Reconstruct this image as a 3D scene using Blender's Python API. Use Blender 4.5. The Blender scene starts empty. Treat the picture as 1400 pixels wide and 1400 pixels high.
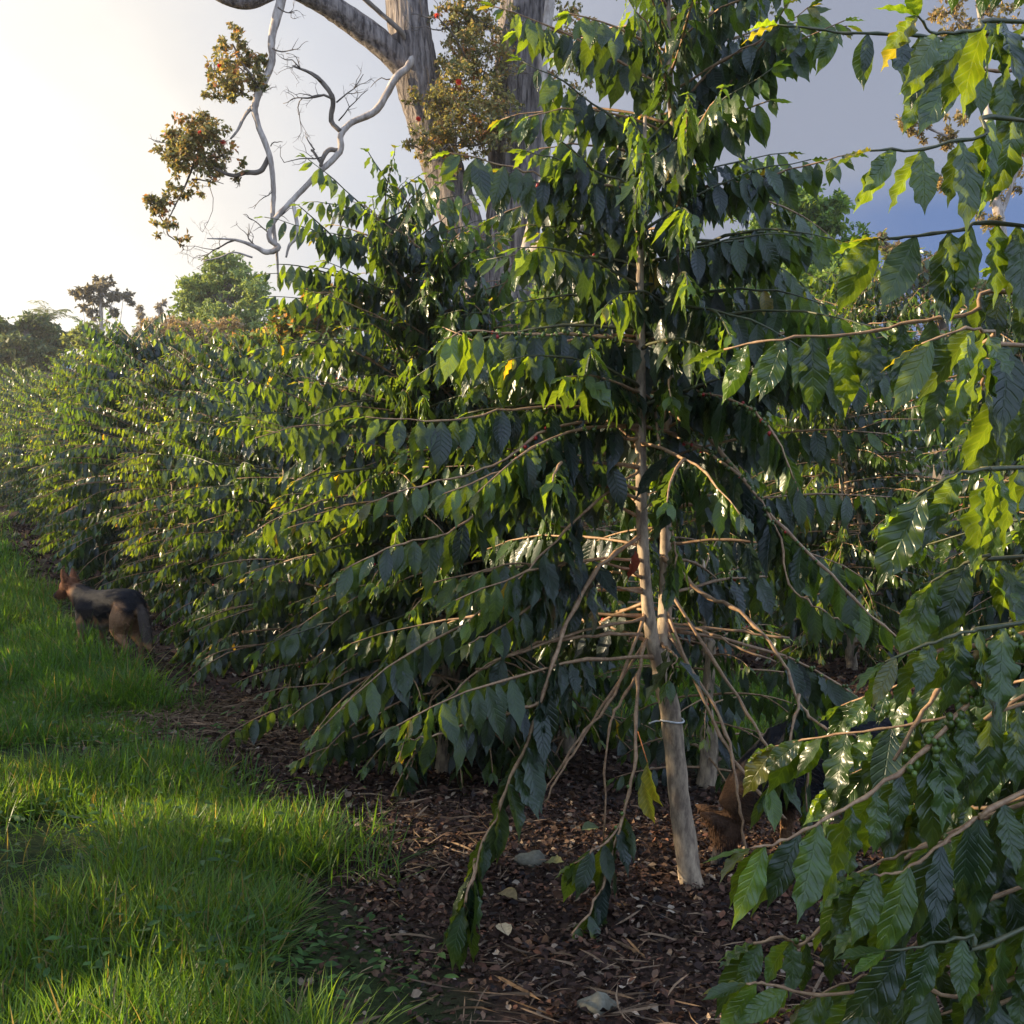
import bpy, math, random
import numpy as np
from mathutils import Vector, Matrix, Euler

C = bpy.context.scene
COL = C.collection
R = math.radians
rng = np.random.default_rng(11)
random.seed(5)

# ------------------------------------------------------------------ camera
F = 1530.0; EYE = 1.35
cam_d = bpy.data.cameras.new('camera'); cam = bpy.data.objects.new('camera', cam_d); COL.objects.link(cam)
cam.location = (0, 0, EYE); cam.rotation_euler = (R(90), 0, 0)
cam_d.sensor_width = 36; cam_d.lens = 36 * F / 1400.0
cam_d.clip_start = 0.05; cam_d.clip_end = 3000
C.camera = cam

# ------------------------------------------------------------------ light
SUN_AZ = -86.0      # degrees from the view axis, negative = left
SUN_EL = 17.0
sun_to = Vector((math.sin(R(SUN_AZ)) * math.cos(R(SUN_EL)), math.cos(R(SUN_AZ)) * math.cos(R(SUN_EL)), math.sin(R(SUN_EL))))
sd = bpy.data.lights.new('sun', 'SUN'); so = bpy.data.objects.new('sun', sd); COL.objects.link(so)
so.rotation_euler = sun_to.to_track_quat('Z', 'Y').to_euler()
sd.energy = 5.0; sd.angle = R(0.5); sd.color = (1.0, 0.80, 0.52)

W = bpy.data.worlds.new('World'); C.world = W; W.use_nodes = True
nt = W.node_tree; nt.nodes.clear()
N_ = nt.nodes.new; L_ = nt.links.new
wout = N_('ShaderNodeOutputWorld')
sky = N_('ShaderNodeTexSky'); sky.sky_type = 'NISHITA'; sky.sun_disc = False
sky.sun_elevation = R(SUN_EL); sky.sun_rotation = R(SUN_AZ)
bg1 = N_('ShaderNodeBackground'); bg1.inputs[1].default_value = 0.10
L_(sky.outputs[0], bg1.inputs[0])
tc = N_('ShaderNodeTexCoord')
def dirv(az, el): return (math.sin(R(az)) * math.cos(R(el)), math.cos(R(az)) * math.cos(R(el)), math.sin(R(el)))
def dotn(v):
    n = N_('ShaderNodeVectorMath'); n.operation = 'DOT_PRODUCT'; L_(tc.outputs['Generated'], n.inputs[0]); n.inputs[1].default_value = v
    return n.outputs['Value']
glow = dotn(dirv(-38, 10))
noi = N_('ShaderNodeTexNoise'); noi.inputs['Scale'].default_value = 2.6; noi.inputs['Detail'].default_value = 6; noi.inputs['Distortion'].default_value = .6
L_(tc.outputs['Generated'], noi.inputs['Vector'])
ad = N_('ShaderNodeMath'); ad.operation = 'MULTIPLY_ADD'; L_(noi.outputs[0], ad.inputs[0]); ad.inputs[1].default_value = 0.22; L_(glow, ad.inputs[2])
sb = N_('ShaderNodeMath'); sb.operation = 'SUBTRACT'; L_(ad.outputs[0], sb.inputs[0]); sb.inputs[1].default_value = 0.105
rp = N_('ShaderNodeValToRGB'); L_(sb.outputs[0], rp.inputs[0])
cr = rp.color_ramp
cr.elements[0].position = 0.0; cr.elements[0].color = (0.42, 0.54, 0.80, 1)  # ramp's low end: unseen sky behind the camera, raised bluish as fill light
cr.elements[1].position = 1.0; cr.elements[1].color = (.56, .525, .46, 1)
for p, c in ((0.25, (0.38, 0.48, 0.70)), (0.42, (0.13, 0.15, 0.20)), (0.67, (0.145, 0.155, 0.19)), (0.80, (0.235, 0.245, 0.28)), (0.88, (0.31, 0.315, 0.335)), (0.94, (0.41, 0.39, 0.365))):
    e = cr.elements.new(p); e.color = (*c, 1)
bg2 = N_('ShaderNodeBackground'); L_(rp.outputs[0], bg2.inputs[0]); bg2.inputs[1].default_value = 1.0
# blue gap between clouds low on the right
bl = dotn(dirv(26, 14))
mr = N_('ShaderNodeMapRange'); mr.interpolation_type = 'SMOOTHSTEP'; L_(bl, mr.inputs[0])
mr.inputs[1].default_value = 0.970; mr.inputs[2].default_value = 0.998; mr.inputs[3].default_value = 0; mr.inputs[4].default_value = 1
sep = N_('ShaderNodeSeparateXYZ'); L_(tc.outputs['Generated'], sep.inputs[0])
mr2 = N_('ShaderNodeMapRange'); mr2.interpolation_type = 'SMOOTHSTEP'; L_(sep.outputs[2], mr2.inputs[0])
mr2.inputs[1].default_value = 0.285; mr2.inputs[2].default_value = 0.24; mr2.inputs[3].default_value = 0; mr2.inputs[4].default_value = 1
mm = N_('ShaderNodeMath'); mm.operation = 'MULTIPLY'; L_(mr.outputs[0], mm.inputs[0]); L_(mr2.outputs[0], mm.inputs[1])
bg3 = N_('ShaderNodeBackground'); bg3.inputs[0].default_value = (0.062, 0.10, 0.20, 1); bg3.inputs[1].default_value = 1.0
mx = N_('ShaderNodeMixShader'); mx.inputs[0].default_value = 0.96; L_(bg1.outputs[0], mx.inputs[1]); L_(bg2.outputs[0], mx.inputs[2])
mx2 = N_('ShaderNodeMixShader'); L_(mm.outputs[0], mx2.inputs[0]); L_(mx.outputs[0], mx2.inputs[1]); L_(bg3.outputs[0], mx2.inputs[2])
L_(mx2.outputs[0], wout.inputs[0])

C.view_settings.view_transform = 'Standard'; C.view_settings.look = 'None'
C.view_settings.exposure = 1.25; C.view_settings.gamma = 1.0
C.render.engine = 'CYCLES'
C.cycles.max_bounces = 7; C.cycles.transmission_bounces = 5; C.cycles.diffuse_bounces = 3; C.cycles.glossy_bounces = 3
C.cycles.volume_bounces = 0

# ------------------------------------------------------------------ helpers
def P(px, py, Y): return np.array([(px - 700) / F * Y, Y, EYE - (py - 700) / F * Y])

def ground_z(x, y):
    x = np.asarray(x, float); y = np.asarray(y, float)
    t = np.clip(y - 8.0, 0, 60)
    z = 0.08 * (np.sqrt(t * t + 1.0) - 1.0)
    z = z + 0.02 * np.sin(x * 1.7 + y * 0.9) * np.sin(y * 1.3 - x * .6)
    return z

def row_x(y): return 2.76 - 0.53 * y          # the near row's trunk line
def lat(x, y): return x - row_x(y)            # offset in x from that line

class MB:
    """collects quads with uv and colour, then becomes one mesh object"""
    def __init__(s): s.v = []; s.f = []; s.uv = []; s.c = []; s.n = 0
    def add(s, v, f, uv=None, col=None):
        v = np.asarray(v, float).reshape(-1, 3); f = np.asarray(f, int).reshape(-1, 4)
        s.v.append(v); s.f.append(f + s.n)
        s.uv.append(np.zeros((len(v), 2)) if uv is None else uv)
        if col is None: col = np.array([.5, .5, .5])
        s.c.append(np.broadcast_to(np.asarray(col, float), (len(v), 3)))
        s.n += len(v)
    def empty(s): return s.n == 0
    def build(s, name, mat, parent=None, origin=(0, 0, 0), smooth=True):
        if s.n == 0: return None
        v = np.concatenate(s.v) - np.asarray(origin); f = np.concatenate(s.f); uv = np.concatenate(s.uv); c = np.concatenate(s.c)
        me = bpy.data.meshes.new(name)
        me.vertices.add(len(v)); me.vertices.foreach_set('co', v.ravel())
        me.loops.add(f.size); me.loops.foreach_set('vertex_index', f.ravel().astype(np.int32))
        me.polygons.add(len(f)); me.polygons.foreach_set('loop_start', np.arange(0, f.size, 4, dtype=np.int32))
        me.polygons.foreach_set('loop_total', np.full(len(f), 4, dtype=np.int32))
        me.polygons.foreach_set('use_smooth', np.full(len(f), smooth))
        me.update(calc_edges=True)
        ul = me.uv_layers.new(name='UVMap'); ul.data.foreach_set('uv', uv[f.ravel()].ravel())
        ca = me.color_attributes.new('tint', 'FLOAT_COLOR', 'POINT')
        c4 = np.ones((len(v), 4)); c4[:, :3] = c; ca.data.foreach_set('color', c4.ravel())
        me.validate()
        me.materials.append(mat)
        o = bpy.data.objects.new(name, me); COL.objects.link(o)
        if parent is not None: o.parent = parent
        return o

def norm(a, ax=-1):
    a = np.asarray(a, float); n = np.linalg.norm(a, axis=ax, keepdims=True); return a / np.maximum(n, 1e-9)

def smooth_path(pts, n=6):
    """Catmull-Rom through pts"""
    p = np.asarray(pts, float)
    if len(p) < 3: 
        t = np.linspace(0, 1, n + 1)[:, None]; return p[0] * (1 - t) + p[-1] * t
    q = np.vstack([2 * p[0] - p[1], p, 2 * p[-1] - p[-2]])
    out = []
    for i in range(1, len(q) - 2):
        for k in range(n):
            t = k / n
            out.append(0.5 * ((2 * q[i]) + (-q[i-1] + q[i+1]) * t + (2*q[i-1] - 5*q[i] + 4*q[i+1] - q[i+2]) * t*t + (-q[i-1] + 3*q[i] - 3*q[i+1] + q[i+2]) * t**3))
    out.append(p[-1]); return np.array(out)

def tube(mb, pts, rad, sides=6, col=None, jitter=0.0, cap=True, flute=0.0):
    p = np.asarray(pts, float); n = len(p)
    r = np.interp(np.linspace(0, 1, n), np.linspace(0, 1, len(np.atleast_1d(rad))), np.atleast_1d(rad)) if np.ndim(rad) else np.full(n, rad)
    T = np.gradient(p, axis=0); T = norm(T)
    ref = np.array([0.3, 0.9, 0.1]) if abs(T[0] @ norm(np.array([0.3, 0.9, 0.1]))) < .9 else np.array([1., 0, 0])
    U = np.zeros_like(p); u = ref
    for i in range(n):
        u = u - T[i] * (u @ T[i]); u = u / max(np.linalg.norm(u), 1e-9); U[i] = u
    V = np.cross(T, U)
    if cap:
        p = np.vstack([p[0], p, p[-1]]); r = np.r_[r[0] * .02, r, r[-1] * .02]; U = np.vstack([U[0], U, U[-1]]); V = np.vstack([V[0], V, V[-1]]); n += 2
    a = np.linspace(0, 2 * np.pi, sides, endpoint=False)
    rr = r[:, None] * np.ones(sides)
    if flute:
        g = rng.normal(0, 1, (n // 6 + 3, sides)); q = np.linspace(0, len(g) - 1.01, n); qi = q.astype(int); qf = (q - qi)[:, None]
        rr = rr * (1 + flute * (g[qi] * (1 - qf) + g[qi + 1] * qf + .8 * rng.normal(0, 1, sides)))
    if jitter: rr = rr * (1 + jitter * rng.normal(size=rr.shape))
    v = p[:, None, :] + rr[..., None] * (np.cos(a)[None, :, None] * U[:, None, :] + np.sin(a)[None, :, None] * V[:, None, :])
    i = np.arange(n - 1)[:, None]; j = np.arange(sides)[None, :]; j2 = (j + 1) % sides
    f = np.stack([i * sides + j, i * sides + j2, (i + 1) * sides + j2, (i + 1) * sides + j], -1).reshape(-1, 4)
    ln = np.r_[0, np.cumsum(np.linalg.norm(np.diff(p, axis=0), axis=1))]
    uv = np.stack([np.broadcast_to(np.arange(sides) / sides, (n, sides)), np.broadcast_to(ln[:, None], (n, sides))], -1).reshape(-1, 2)
    mb.add(v.reshape(-1, 3), f, uv, col)

def leaves(mb, pos, D, Nn, L, Wd, tint, rows=6, cols=3, curl=0.18, fold=0.18, wave=0.05, wfreq=4.0, tip=True):
    """a batch of leaves: midrib along D, upper face along Nn"""
    n = len(pos)
    if n == 0: return
    pos = np.asarray(pos); D = norm(D); S = norm(np.cross(D, Nn)); Nn = np.cross(S, D)
    t = np.linspace(0, 1, rows + 1)
    if tip:
        w = np.sin(np.pi * t ** .88) ** 1.02
        w = np.where(t > .78, w * (1 - np.clip((t - .78) / .12, 0, 1) * .45), w)
    else: w = np.sin(np.pi * t) ** .7
    w[0] = .04; w[-1] = .015
    u = np.linspace(-1, 1, cols)
    ph = rng.uniform(0, 6.28, n); cu = curl * rng.uniform(-.2, 1.8, n); fo = fold * rng.uniform(.2, 1.6, n); wa = wave * rng.uniform(.3, 1.7, n)
    tw = rng.normal(0, .3, n)
    T = t[None, :, None]; U = u[None, None, :]; Wt = w[None, :, None] * Wd[:, None, None] * .5
    along = L[:, None, None] * T * (1 - .15 * np.abs(cu[:, None, None]) * T)
    along = along + np.zeros((n, rows + 1, cols))
    ang = tw[:, None, None] * T
    across = Wt * U
    lift = -cu[:, None, None] * L[:, None, None] * T ** 2 + fo[:, None, None] * Wt * np.abs(U) \
        + wa[:, None, None] * L[:, None, None] * np.sin(wfreq * 6.283 * T + ph[:, None, None] + (U > 0) * 1.3) * np.abs(U) ** 1.5 * (w[None, :, None] > .3) * .6
    a2 = across * np.cos(ang) - lift * np.sin(ang) * 0
    l2 = lift + across * np.sin(ang)
    v = pos[:, None, None, :] + along[..., None] * D[:, None, None, :] + a2[..., None] * S[:, None, None, :] + l2[..., None] * Nn[:, None, None, :]
    m = (rows + 1) * cols
    i = np.arange(rows)[:, None]; j = np.arange(cols - 1)[None, :]
    f = np.stack([i * cols + j, i * cols + j + 1, (i + 1) * cols + j + 1, (i + 1) * cols + j], -1).reshape(-1, 4)
    f = (np.arange(n)[:, None, None] * m + f[None]).reshape(-1, 4)
    uv = np.stack(np.broadcast_arrays(U * .5 + .5 + np.zeros((n, 1, 1)), T + np.zeros((n, 1, 1))), -1).reshape(-1, 2)
    col = np.repeat(tint, m, axis=0)
    mb.add(v.reshape(-1, 3), f, uv, col)

def balls(mb, pos, r, tint, seg=6, ring=4):
    n = len(pos)
    if n == 0: return
    th = np.linspace(0.02, np.pi - .02, ring + 1); ph = np.linspace(0, 2 * np.pi, seg, endpoint=False)
    s = np.stack([np.sin(th)[:, None] * np.cos(ph), np.sin(th)[:, None] * np.sin(ph), np.cos(th)[:, None] * 1.15 * np.ones(seg)], -1).reshape(-1, 3)
    i = np.arange(ring)[:, None]; j = np.arange(seg)[None, :]; j2 = (j + 1) % seg
    f = np.stack([i * seg + j, (i + 1) * seg + j, (i + 1) * seg + j2, i * seg + j2], -1).reshape(-1, 4)
    m = len(s)
    v = np.asarray(pos)[:, None] + s[None] * np.asarray(r)[:, None, None]
    mb.add(v.reshape(-1, 3), (np.arange(n)[:, None, None] * m + f[None]).reshape(-1, 4), None, np.repeat(tint, m, axis=0))

def empty(name, loc, label=None, cat=None, group=None, rz=0):
    o = bpy.data.objects.new(name, None); COL.objects.link(o); o.location = tuple(loc); o.rotation_euler = (0, 0, rz)
    o.empty_display_size = .1
    tag(o, label, cat, group); return o
def tag(o, label=None, cat=None, group=None, kind=None):
    if label: o['label'] = label
    if cat: o['category'] = cat
    if group: o['group'] = group
    if kind: o['kind'] = kind
    return o
def copy_tree(o, parent=None):
    c = o.copy(); COL.objects.link(c)
    if parent is not None: c.parent = parent
    for ch in list(o.children): copy_tree(ch, c)
    return c

# ------------------------------------------------------------------ materials
def new_mat(name):
    m = bpy.data.materials.new(name); m.use_nodes = True; nt = m.node_tree; nt.nodes.clear()
    out = nt.nodes.new('ShaderNodeOutputMaterial')
    return m, nt, out
def leaf_mat(name, rough=.28, trans=.24, veins=True, tcol=(13., 9.5, 2.0), spec=.62):
    m, nt, out = new_mat(name); n = nt.nodes.new; l = nt.links.new
    at = n('ShaderNodeAttribute'); at.attribute_name = 'tint'
    pr = n('ShaderNodeBsdfPrincipled'); tr = n('ShaderNodeBsdfTranslucent'); mx = n('ShaderNodeMixShader')
    noi = n('ShaderNodeTexNoise'); noi.inputs['Scale'].default_value = 28; noi.inputs['Detail'].default_value = 2
    tco = n('ShaderNodeTexCoord'); l(tco.outputs['Object'], noi.inputs['Vector'])
    va = n('ShaderNodeMapRange'); l(noi.outputs[0], va.inputs[0]); va.inputs[1].default_value = .25; va.inputs[2].default_value = .75; va.inputs[3].default_value = .72; va.inputs[4].default_value = 1.28
    sc = n('ShaderNodeVectorMath'); sc.operation = 'SCALE'; l(at.outputs['Color'], sc.inputs[0]); l(va.outputs[0], sc.inputs['Scale'])
    colout = sc.outputs[0]
    if veins:
        sx = n('ShaderNodeSeparateXYZ'); l(tco.outputs['UV'], sx.inputs[0])
        a = n('ShaderNodeMath'); a.operation = 'SUBTRACT'; l(sx.outputs[0], a.inputs[0]); a.inputs[1].default_value = .5
        b = n('ShaderNodeMath'); b.operation = 'ABSOLUTE'; l(a.outputs[0], b.inputs[0])
        c = n('ShaderNodeMath'); c.operation = 'MULTIPLY_ADD'; l(b.outputs[0], c.inputs[0]); c.inputs[1].default_value = -.34; l(sx.outputs[1], c.inputs[2])
        d = n('ShaderNodeMath'); d.operation = 'MULTIPLY'; l(c.outputs[0], d.inputs[0]); d.inputs[1].default_value = 62
        e = n('ShaderNodeMath'); e.operation = 'SINE'; l(d.outputs[0], e.inputs[0])
        f = n('ShaderNodeMapRange'); l(e.outputs[0], f.inputs[0]); f.inputs[1].default_value = -1; f.inputs[2].default_value = -.5; f.inputs[3].default_value = 0; f.inputs[4].default_value = 1
        g = n('ShaderNodeMapRange'); l(b.outputs[0], g.inputs[0]); g.inputs[1].default_value = 0.008; g.inputs[2].default_value = .035; g.inputs[3].default_value = 0; g.inputs[4].default_value = 1
        h = n('ShaderNodeMath'); h.operation = 'MULTIPLY'; l(f.outputs[0], h.inputs[0]); l(g.outputs[0], h.inputs[1])
        bp = n('ShaderNodeBump'); bp.inputs['Strength'].default_value = .55; bp.inputs['Distance'].default_value = .0022; l(h.outputs[0], bp.inputs['Height'])
        l(bp.outputs[0], pr.inputs['Normal'])
        mc = n('ShaderNodeMix'); mc.data_type = 'RGBA'; mc.inputs[7].default_value = (.5, .5, .5, 1)
        l(h.outputs[0], mc.inputs[0])
        pale = n('ShaderNodeVectorMath'); pale.operation = 'MULTIPLY'; l(colout, pale.inputs[0]); pale.inputs[1].default_value = (1.35, 1.25, 1.25)
        l(pale.outputs[0], mc.inputs[6]); l(colout, mc.inputs[7]); colout = mc.outputs[2]
    l(colout, pr.inputs['Base Color'])
    pr.inputs['Roughness'].default_value = rough; pr.inputs['Specular IOR Level'].default_value = spec
    ro = n('ShaderNodeMapRange'); l(noi.outputs[0], ro.inputs[0]); ro.inputs[3].default_value = rough - .1; ro.inputs[4].default_value = rough + .14; l(ro.outputs[0], pr.inputs['Roughness'])
    tm = n('ShaderNodeVectorMath'); tm.operation = 'MULTIPLY'; l(colout, tm.inputs[0]); tm.inputs[1].default_value = tcol
    l(tm.outputs[0], tr.inputs['Color'])
    mx.inputs[0].default_value = trans; l(pr.outputs[0], mx.inputs[1]); l(tr.outputs[0], mx.inputs[2]); l(mx.outputs[0], out.inputs[0])
    return m
def bark_mat(name, c1, c2, scale=(30, 30, 4), bump=.6, dist=.01, rough=.85):
    m, nt, out = new_mat(name); n = nt.nodes.new; l = nt.links.new
    tco = n('ShaderNodeTexCoord'); mp = n('ShaderNodeMapping'); mp.inputs['Scale'].default_value = scale; l(tco.outputs['Object'], mp.inputs[0])
    noi = n('ShaderNodeTexNoise'); noi.inputs['Scale'].default_value = 1; noi.inputs['Detail'].default_value = 8; noi.inputs['Roughness'].default_value = .65; l(mp.outputs[0], noi.inputs['Vector'])
    rp = n('ShaderNodeValToRGB'); l(noi.outputs[0], rp.inputs[0]); rp.color_ramp.elements[0].position = .38; rp.color_ramp.elements[1].position = .62
    rp.color_ramp.elements[0].color = (*c1, 1); rp.color_ramp.elements[1].color = (*c2, 1)
    pr = n('ShaderNodeBsdfPrincipled'); l(rp.outputs[0], pr.inputs['Base Color']); pr.inputs['Roughness'].default_value = rough
    bp = n('ShaderNodeBump'); bp.inputs['Strength'].default_value = bump; bp.inputs['Distance'].default_value = dist; l(noi.outputs[0], bp.inputs['Height']); l(bp.outputs[0], pr.inputs['Normal'])
    l(pr.outputs[0], out.inputs[0]); return m
def tint_mat(name, rough=.7, spec=.3, bump=0, bscale=80):
    m, nt, out = new_mat(name); n = nt.nodes.new; l = nt.links.new
    at = n('ShaderNodeAttribute'); at.attribute_name = 'tint'
    pr = n('ShaderNodeBsdfPrincipled'); pr.inputs['Roughness'].default_value = rough; pr.inputs['Specular IOR Level'].default_value = spec
    noi = n('ShaderNodeTexNoise'); noi.inputs['Scale'].default_value = bscale; noi.inputs['Detail'].default_value = 4
    tco = n('ShaderNodeTexCoord'); l(tco.outputs['Object'], noi.inputs['Vector'])
    va = n('ShaderNodeMapRange'); l(noi.outputs[0], va.inputs[0]); va.inputs[1].default_value = .25; va.inputs[2].default_value = .75; va.inputs[3].default_value = .7; va.inputs[4].default_value = 1.3
    sc = n('ShaderNodeVectorMath'); sc.operation = 'SCALE'; l(at.outputs['Color'], sc.inputs[0]); l(va.outputs[0], sc.inputs['Scale'])
    l(sc.outputs[0], pr.inputs['Base Color'])
    if bump:
        bp = n('ShaderNodeBump'); bp.inputs['Strength'].default_value = bump; bp.inputs['Distance'].default_value = .01; l(noi.outputs[0], bp.inputs['Height']); l(bp.outputs[0], pr.inputs['Normal'])
    l(pr.outputs[0], out.inputs[0]); return m

M_leaf = leaf_mat('coffee_leaf')
M_leaf_far = leaf_mat('coffee_leaf_distant', veins=False)
M_tree_leaf = leaf_mat('tree_leaf', rough=.5, trans=.35, veins=False, tcol=(2.2, 2.0, 1.0), spec=.3)
M_grass = leaf_mat('grass_blade', rough=.45, trans=.45, veins=False, tcol=(3.0, 2.6, .8), spec=.35)
M_litter = tint_mat('leaf_litter', .75, .25)
M_berry = tint_mat('coffee_cherry', .3, .5)
M_bark = bark_mat('coffee_bark', (.18, .13, .09), (.50, .38, .25), (40, 40, 14), .5, .004)
M_twig = bark_mat('coffee_twig', (.22, .12, .06), (.40, .25, .13), (60, 60, 60), .2, .002, .6)
M_shoot = bark_mat('green_shoot', (.04, .055, .02), (.10, .09, .04), (60, 60, 60), .1, .001, .5)
M_ohia = bark_mat('shaggy_grey_bark', (.06, .045, .04), (.40, .33, .28), (20, 20, 2.0), 1.0, .12)
M_limb = bark_mat('pale_grey_limb', (.24, .19, .15), (.52, .44, .36), (14, 14, 5), .5, .02)
M_gbark = bark_mat('brown_bark', (.08, .06, .045), (.2, .16, .12), (6, 6, 2), .6, .05)
M_fur = tint_mat('dog_fur', .8, .2, .6, 120)

# ------------------------------------------------------------------ ground
def make_ground():
    xs = np.r_[-600, -250, -120, -70, np.linspace(-45, 30, 151), 60, 120, 250, 600]
    ys = np.r_[-300, -60, -15, np.linspace(-3, 16, 96), np.linspace(16.5, 45, 58), np.array([50, 60, 80, 120, 250, 600, 1500])]
    X, Y = np.meshgrid(xs, ys); Z = ground_z(X, Y)
    v = np.stack([X, Y, Z], -1).reshape(-1, 3); nx = len(xs); ny = len(ys)
    i = np.arange(ny - 1)[:, None]; j = np.arange(nx - 1)[None, :]
    f = np.stack([i * nx + j, i * nx + j + 1, (i + 1) * nx + j + 1, (i + 1) * nx + j], -1).reshape(-1, 4)
    m, nt, out = new_mat('soil_and_turf'); n = nt.nodes.new; l = nt.links.new
    tco = n('ShaderNodeTexCoord'); sx = n('ShaderNodeSeparateXYZ'); l(tco.outputs['Object'], sx.inputs[0])
    la = n('ShaderNodeMath'); la.operation = 'MULTIPLY_ADD'; l(sx.outputs[1], la.inputs[0]); la.inputs[1].default_value = .53; l(sx.outputs[0], la.inputs[2])
    wn = n('ShaderNodeTexNoise'); wn.inputs['Scale'].default_value = 1.6; wn.inputs['Detail'].default_value = 5; l(tco.outputs['Object'], wn.inputs['Vector'])
    lb = n('ShaderNodeMath'); lb.operation = 'MULTIPLY_ADD'; l(wn.outputs[0], lb.inputs[0]); lb.inputs[1].default_value = .5; l(la.outputs[0], lb.inputs[2])
    # periodic rows every 6.2 m: mulch within 1.2 m of each trunk line
    s0 = n('ShaderNodeMath'); s0.operation = 'SUBTRACT'; l(lb.outputs[0], s0.inputs[0]); s0.inputs[1].default_value = 2.76 + .25 - 2.5
    md = n('ShaderNodeMath'); md.operation = 'FLOORED_MODULO'; l(s0.outputs[0], md.inputs[0]); md.inputs[1].default_value = 5.0
    s1 = n('ShaderNodeMath'); s1.operation = 'SUBTRACT'; l(md.outputs[0], s1.inputs[0]); s1.inputs[1].default_value = 2.5
    ab = n('ShaderNodeMath'); ab.operation = 'ABSOLUTE'; l(s1.outputs[0], ab.inputs[0])
    ms = n('ShaderNodeMapRange'); l(ab.outputs[0], ms.inputs[0]); ms.inputs[1].default_value = 1.15; ms.inputs[2].default_value = 1.4
    n1 = n('ShaderNodeTexNoise'); n1.inputs['Scale'].default_value = 45; n1.inputs['Detail'].default_value = 8; n1.inputs['Roughness'].default_value = .7; l(tco.outputs['Object'], n1.inputs['Vector'])
    r1 = n('ShaderNodeValToRGB'); l(n1.outputs[0], r1.inputs[0]); r1.color_ramp.elements[0].position = .3; r1.color_ramp.elements[0].color = (.012, .008, .006, 1)
    r1.color_ramp.elements[1].position = .72; r1.color_ramp.elements[1].color = (.085, .05, .035, 1)
    r2 = n('ShaderNodeValToRGB'); l(n1.outputs[0], r2.inputs[0]); r2.color_ramp.elements[0].position = .3; r2.color_ramp.elements[0].color = (.014, .022, .008, 1)
    r2.color_ramp.elements[1].position = .72; r2.color_ramp.elements[1].color = (.05, .07, .02, 1)
    mc = n('ShaderNodeMix'); mc.data_type = 'RGBA'; l(ms.outputs[0], mc.inputs[0]); l(r1.outputs[0], mc.inputs[6]); l(r2.outputs[0], mc.inputs[7])
    pr = n('ShaderNodeBsdfPrincipled'); l(mc.outputs[2], pr.inputs['Base Color']); pr.inputs['Roughness'].default_value = .95; pr.inputs['Specular IOR Level'].default_value = .15
    bp = n('ShaderNodeBump'); bp.inputs['Strength'].default_value = .9; bp.inputs['Distance'].default_value = .02; l(n1.outputs[0], bp.inputs['Height']); l(bp.outputs[0], pr.inputs['Normal'])
    l(pr.outputs[0], out.inputs[0])
    mb = MB(); mb.add(v, f); o = mb.build('ground', m); o['kind'] = 'structure'
make_ground()

def vnoise(x, y, s, seed=0):
    """cheap smooth value noise"""
    r = np.random.default_rng(seed); G = r.random((64, 64))
    x = np.asarray(x) * s; y = np.asarray(y) * s
    xi = np.floor(x).astype(int); yi = np.floor(y).astype(int); fx = x - xi; fy = y - yi
    fx = fx * fx * (3 - 2 * fx); fy = fy * fy * (3 - 2 * fy)
    g = lambda a, b: G[a % 64, b % 64]
    return (g(xi, yi) * (1 - fx) + g(xi + 1, yi) * fx) * (1 - fy) + (g(xi, yi + 1) * (1 - fx) + g(xi + 1, yi + 1) * fx) * fy

def in_view(x, y, m=1.12):
    return (y > .5) & (np.abs(x / y) < .4575 * m + .15 / y) & (y > (EYE) * F / 700 * .86)

def scatter(n, x0, x1, y0, y1):
    x = rng.uniform(x0, x1, n); y = rng.uniform(y0, y1, n); k = in_view(x, y); return x[k], y[k]

# ------------------------------------------------------------------ grass
def grass_patch(name, bands, sel, label, hscale=1.0):
    mb = MB()
    for (x0, x1, y0, y1, dens, wd, segs) in bands:
        n = int((x1 - x0) * (y1 - y0) * dens); x, y = scatter(n, x0, x1, y0, y1)
        k = sel(x, y); x, y = x[k], y[k]; n = len(x)
        if n == 0: continue
        c = vnoise(x, y, 2.3, 3); c2 = vnoise(x, y, .8, 4)
        L = (.07 + .17 * c * rng.uniform(.4, 1.3, n) + .06 * c2) * hscale
        L = L * np.where(y > 7.5, 1.35, 1) * (1 + .7 * np.exp(-((x + 3.5) ** 2 + (y - 8.9) ** 2) / .5))
        az = rng.uniform(0, 6.283, n); lean = np.abs(rng.normal(.4, .45, n)) + (rng.random(n) < .15) * .8
        D = np.stack([np.cos(az) * np.sin(lean), np.sin(az) * np.sin(lean), np.cos(lean)], -1)
        az2 = rng.uniform(0, 6.283, n); Nn = np.stack([np.cos(az) * np.cos(lean) + .7 * np.cos(az2), np.sin(az) * np.cos(lean) + .7 * np.sin(az2), -np.sin(lean)], -1) * -1
        base = np.array([.046, .115, .018]); yel = np.array([.13, .19, .03]); straw = np.array([.22, .18, .08])
        q = rng.random(n)[:, None] * .8 * c2[:, None] * 1.2
        tint = base * (1 - q) + yel * q; tint *= rng.uniform(.65, 1.35, (n, 1))
        s = rng.random(n) < .07; tint[s] = straw * rng.uniform(.5, 1.1, (s.sum(), 1))
        z = ground_z(x, y) - .01
        leaves(mb, np.stack([x, y, z], -1), D, Nn, L, np.full(n, wd) * rng.uniform(.6, 1.3, n), tint, rows=segs, cols=2, curl=.45, fold=0, wave=0, tip=False)
    o = mb.build(name, M_grass); tag(o, label, 'grass', kind='stuff')

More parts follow.
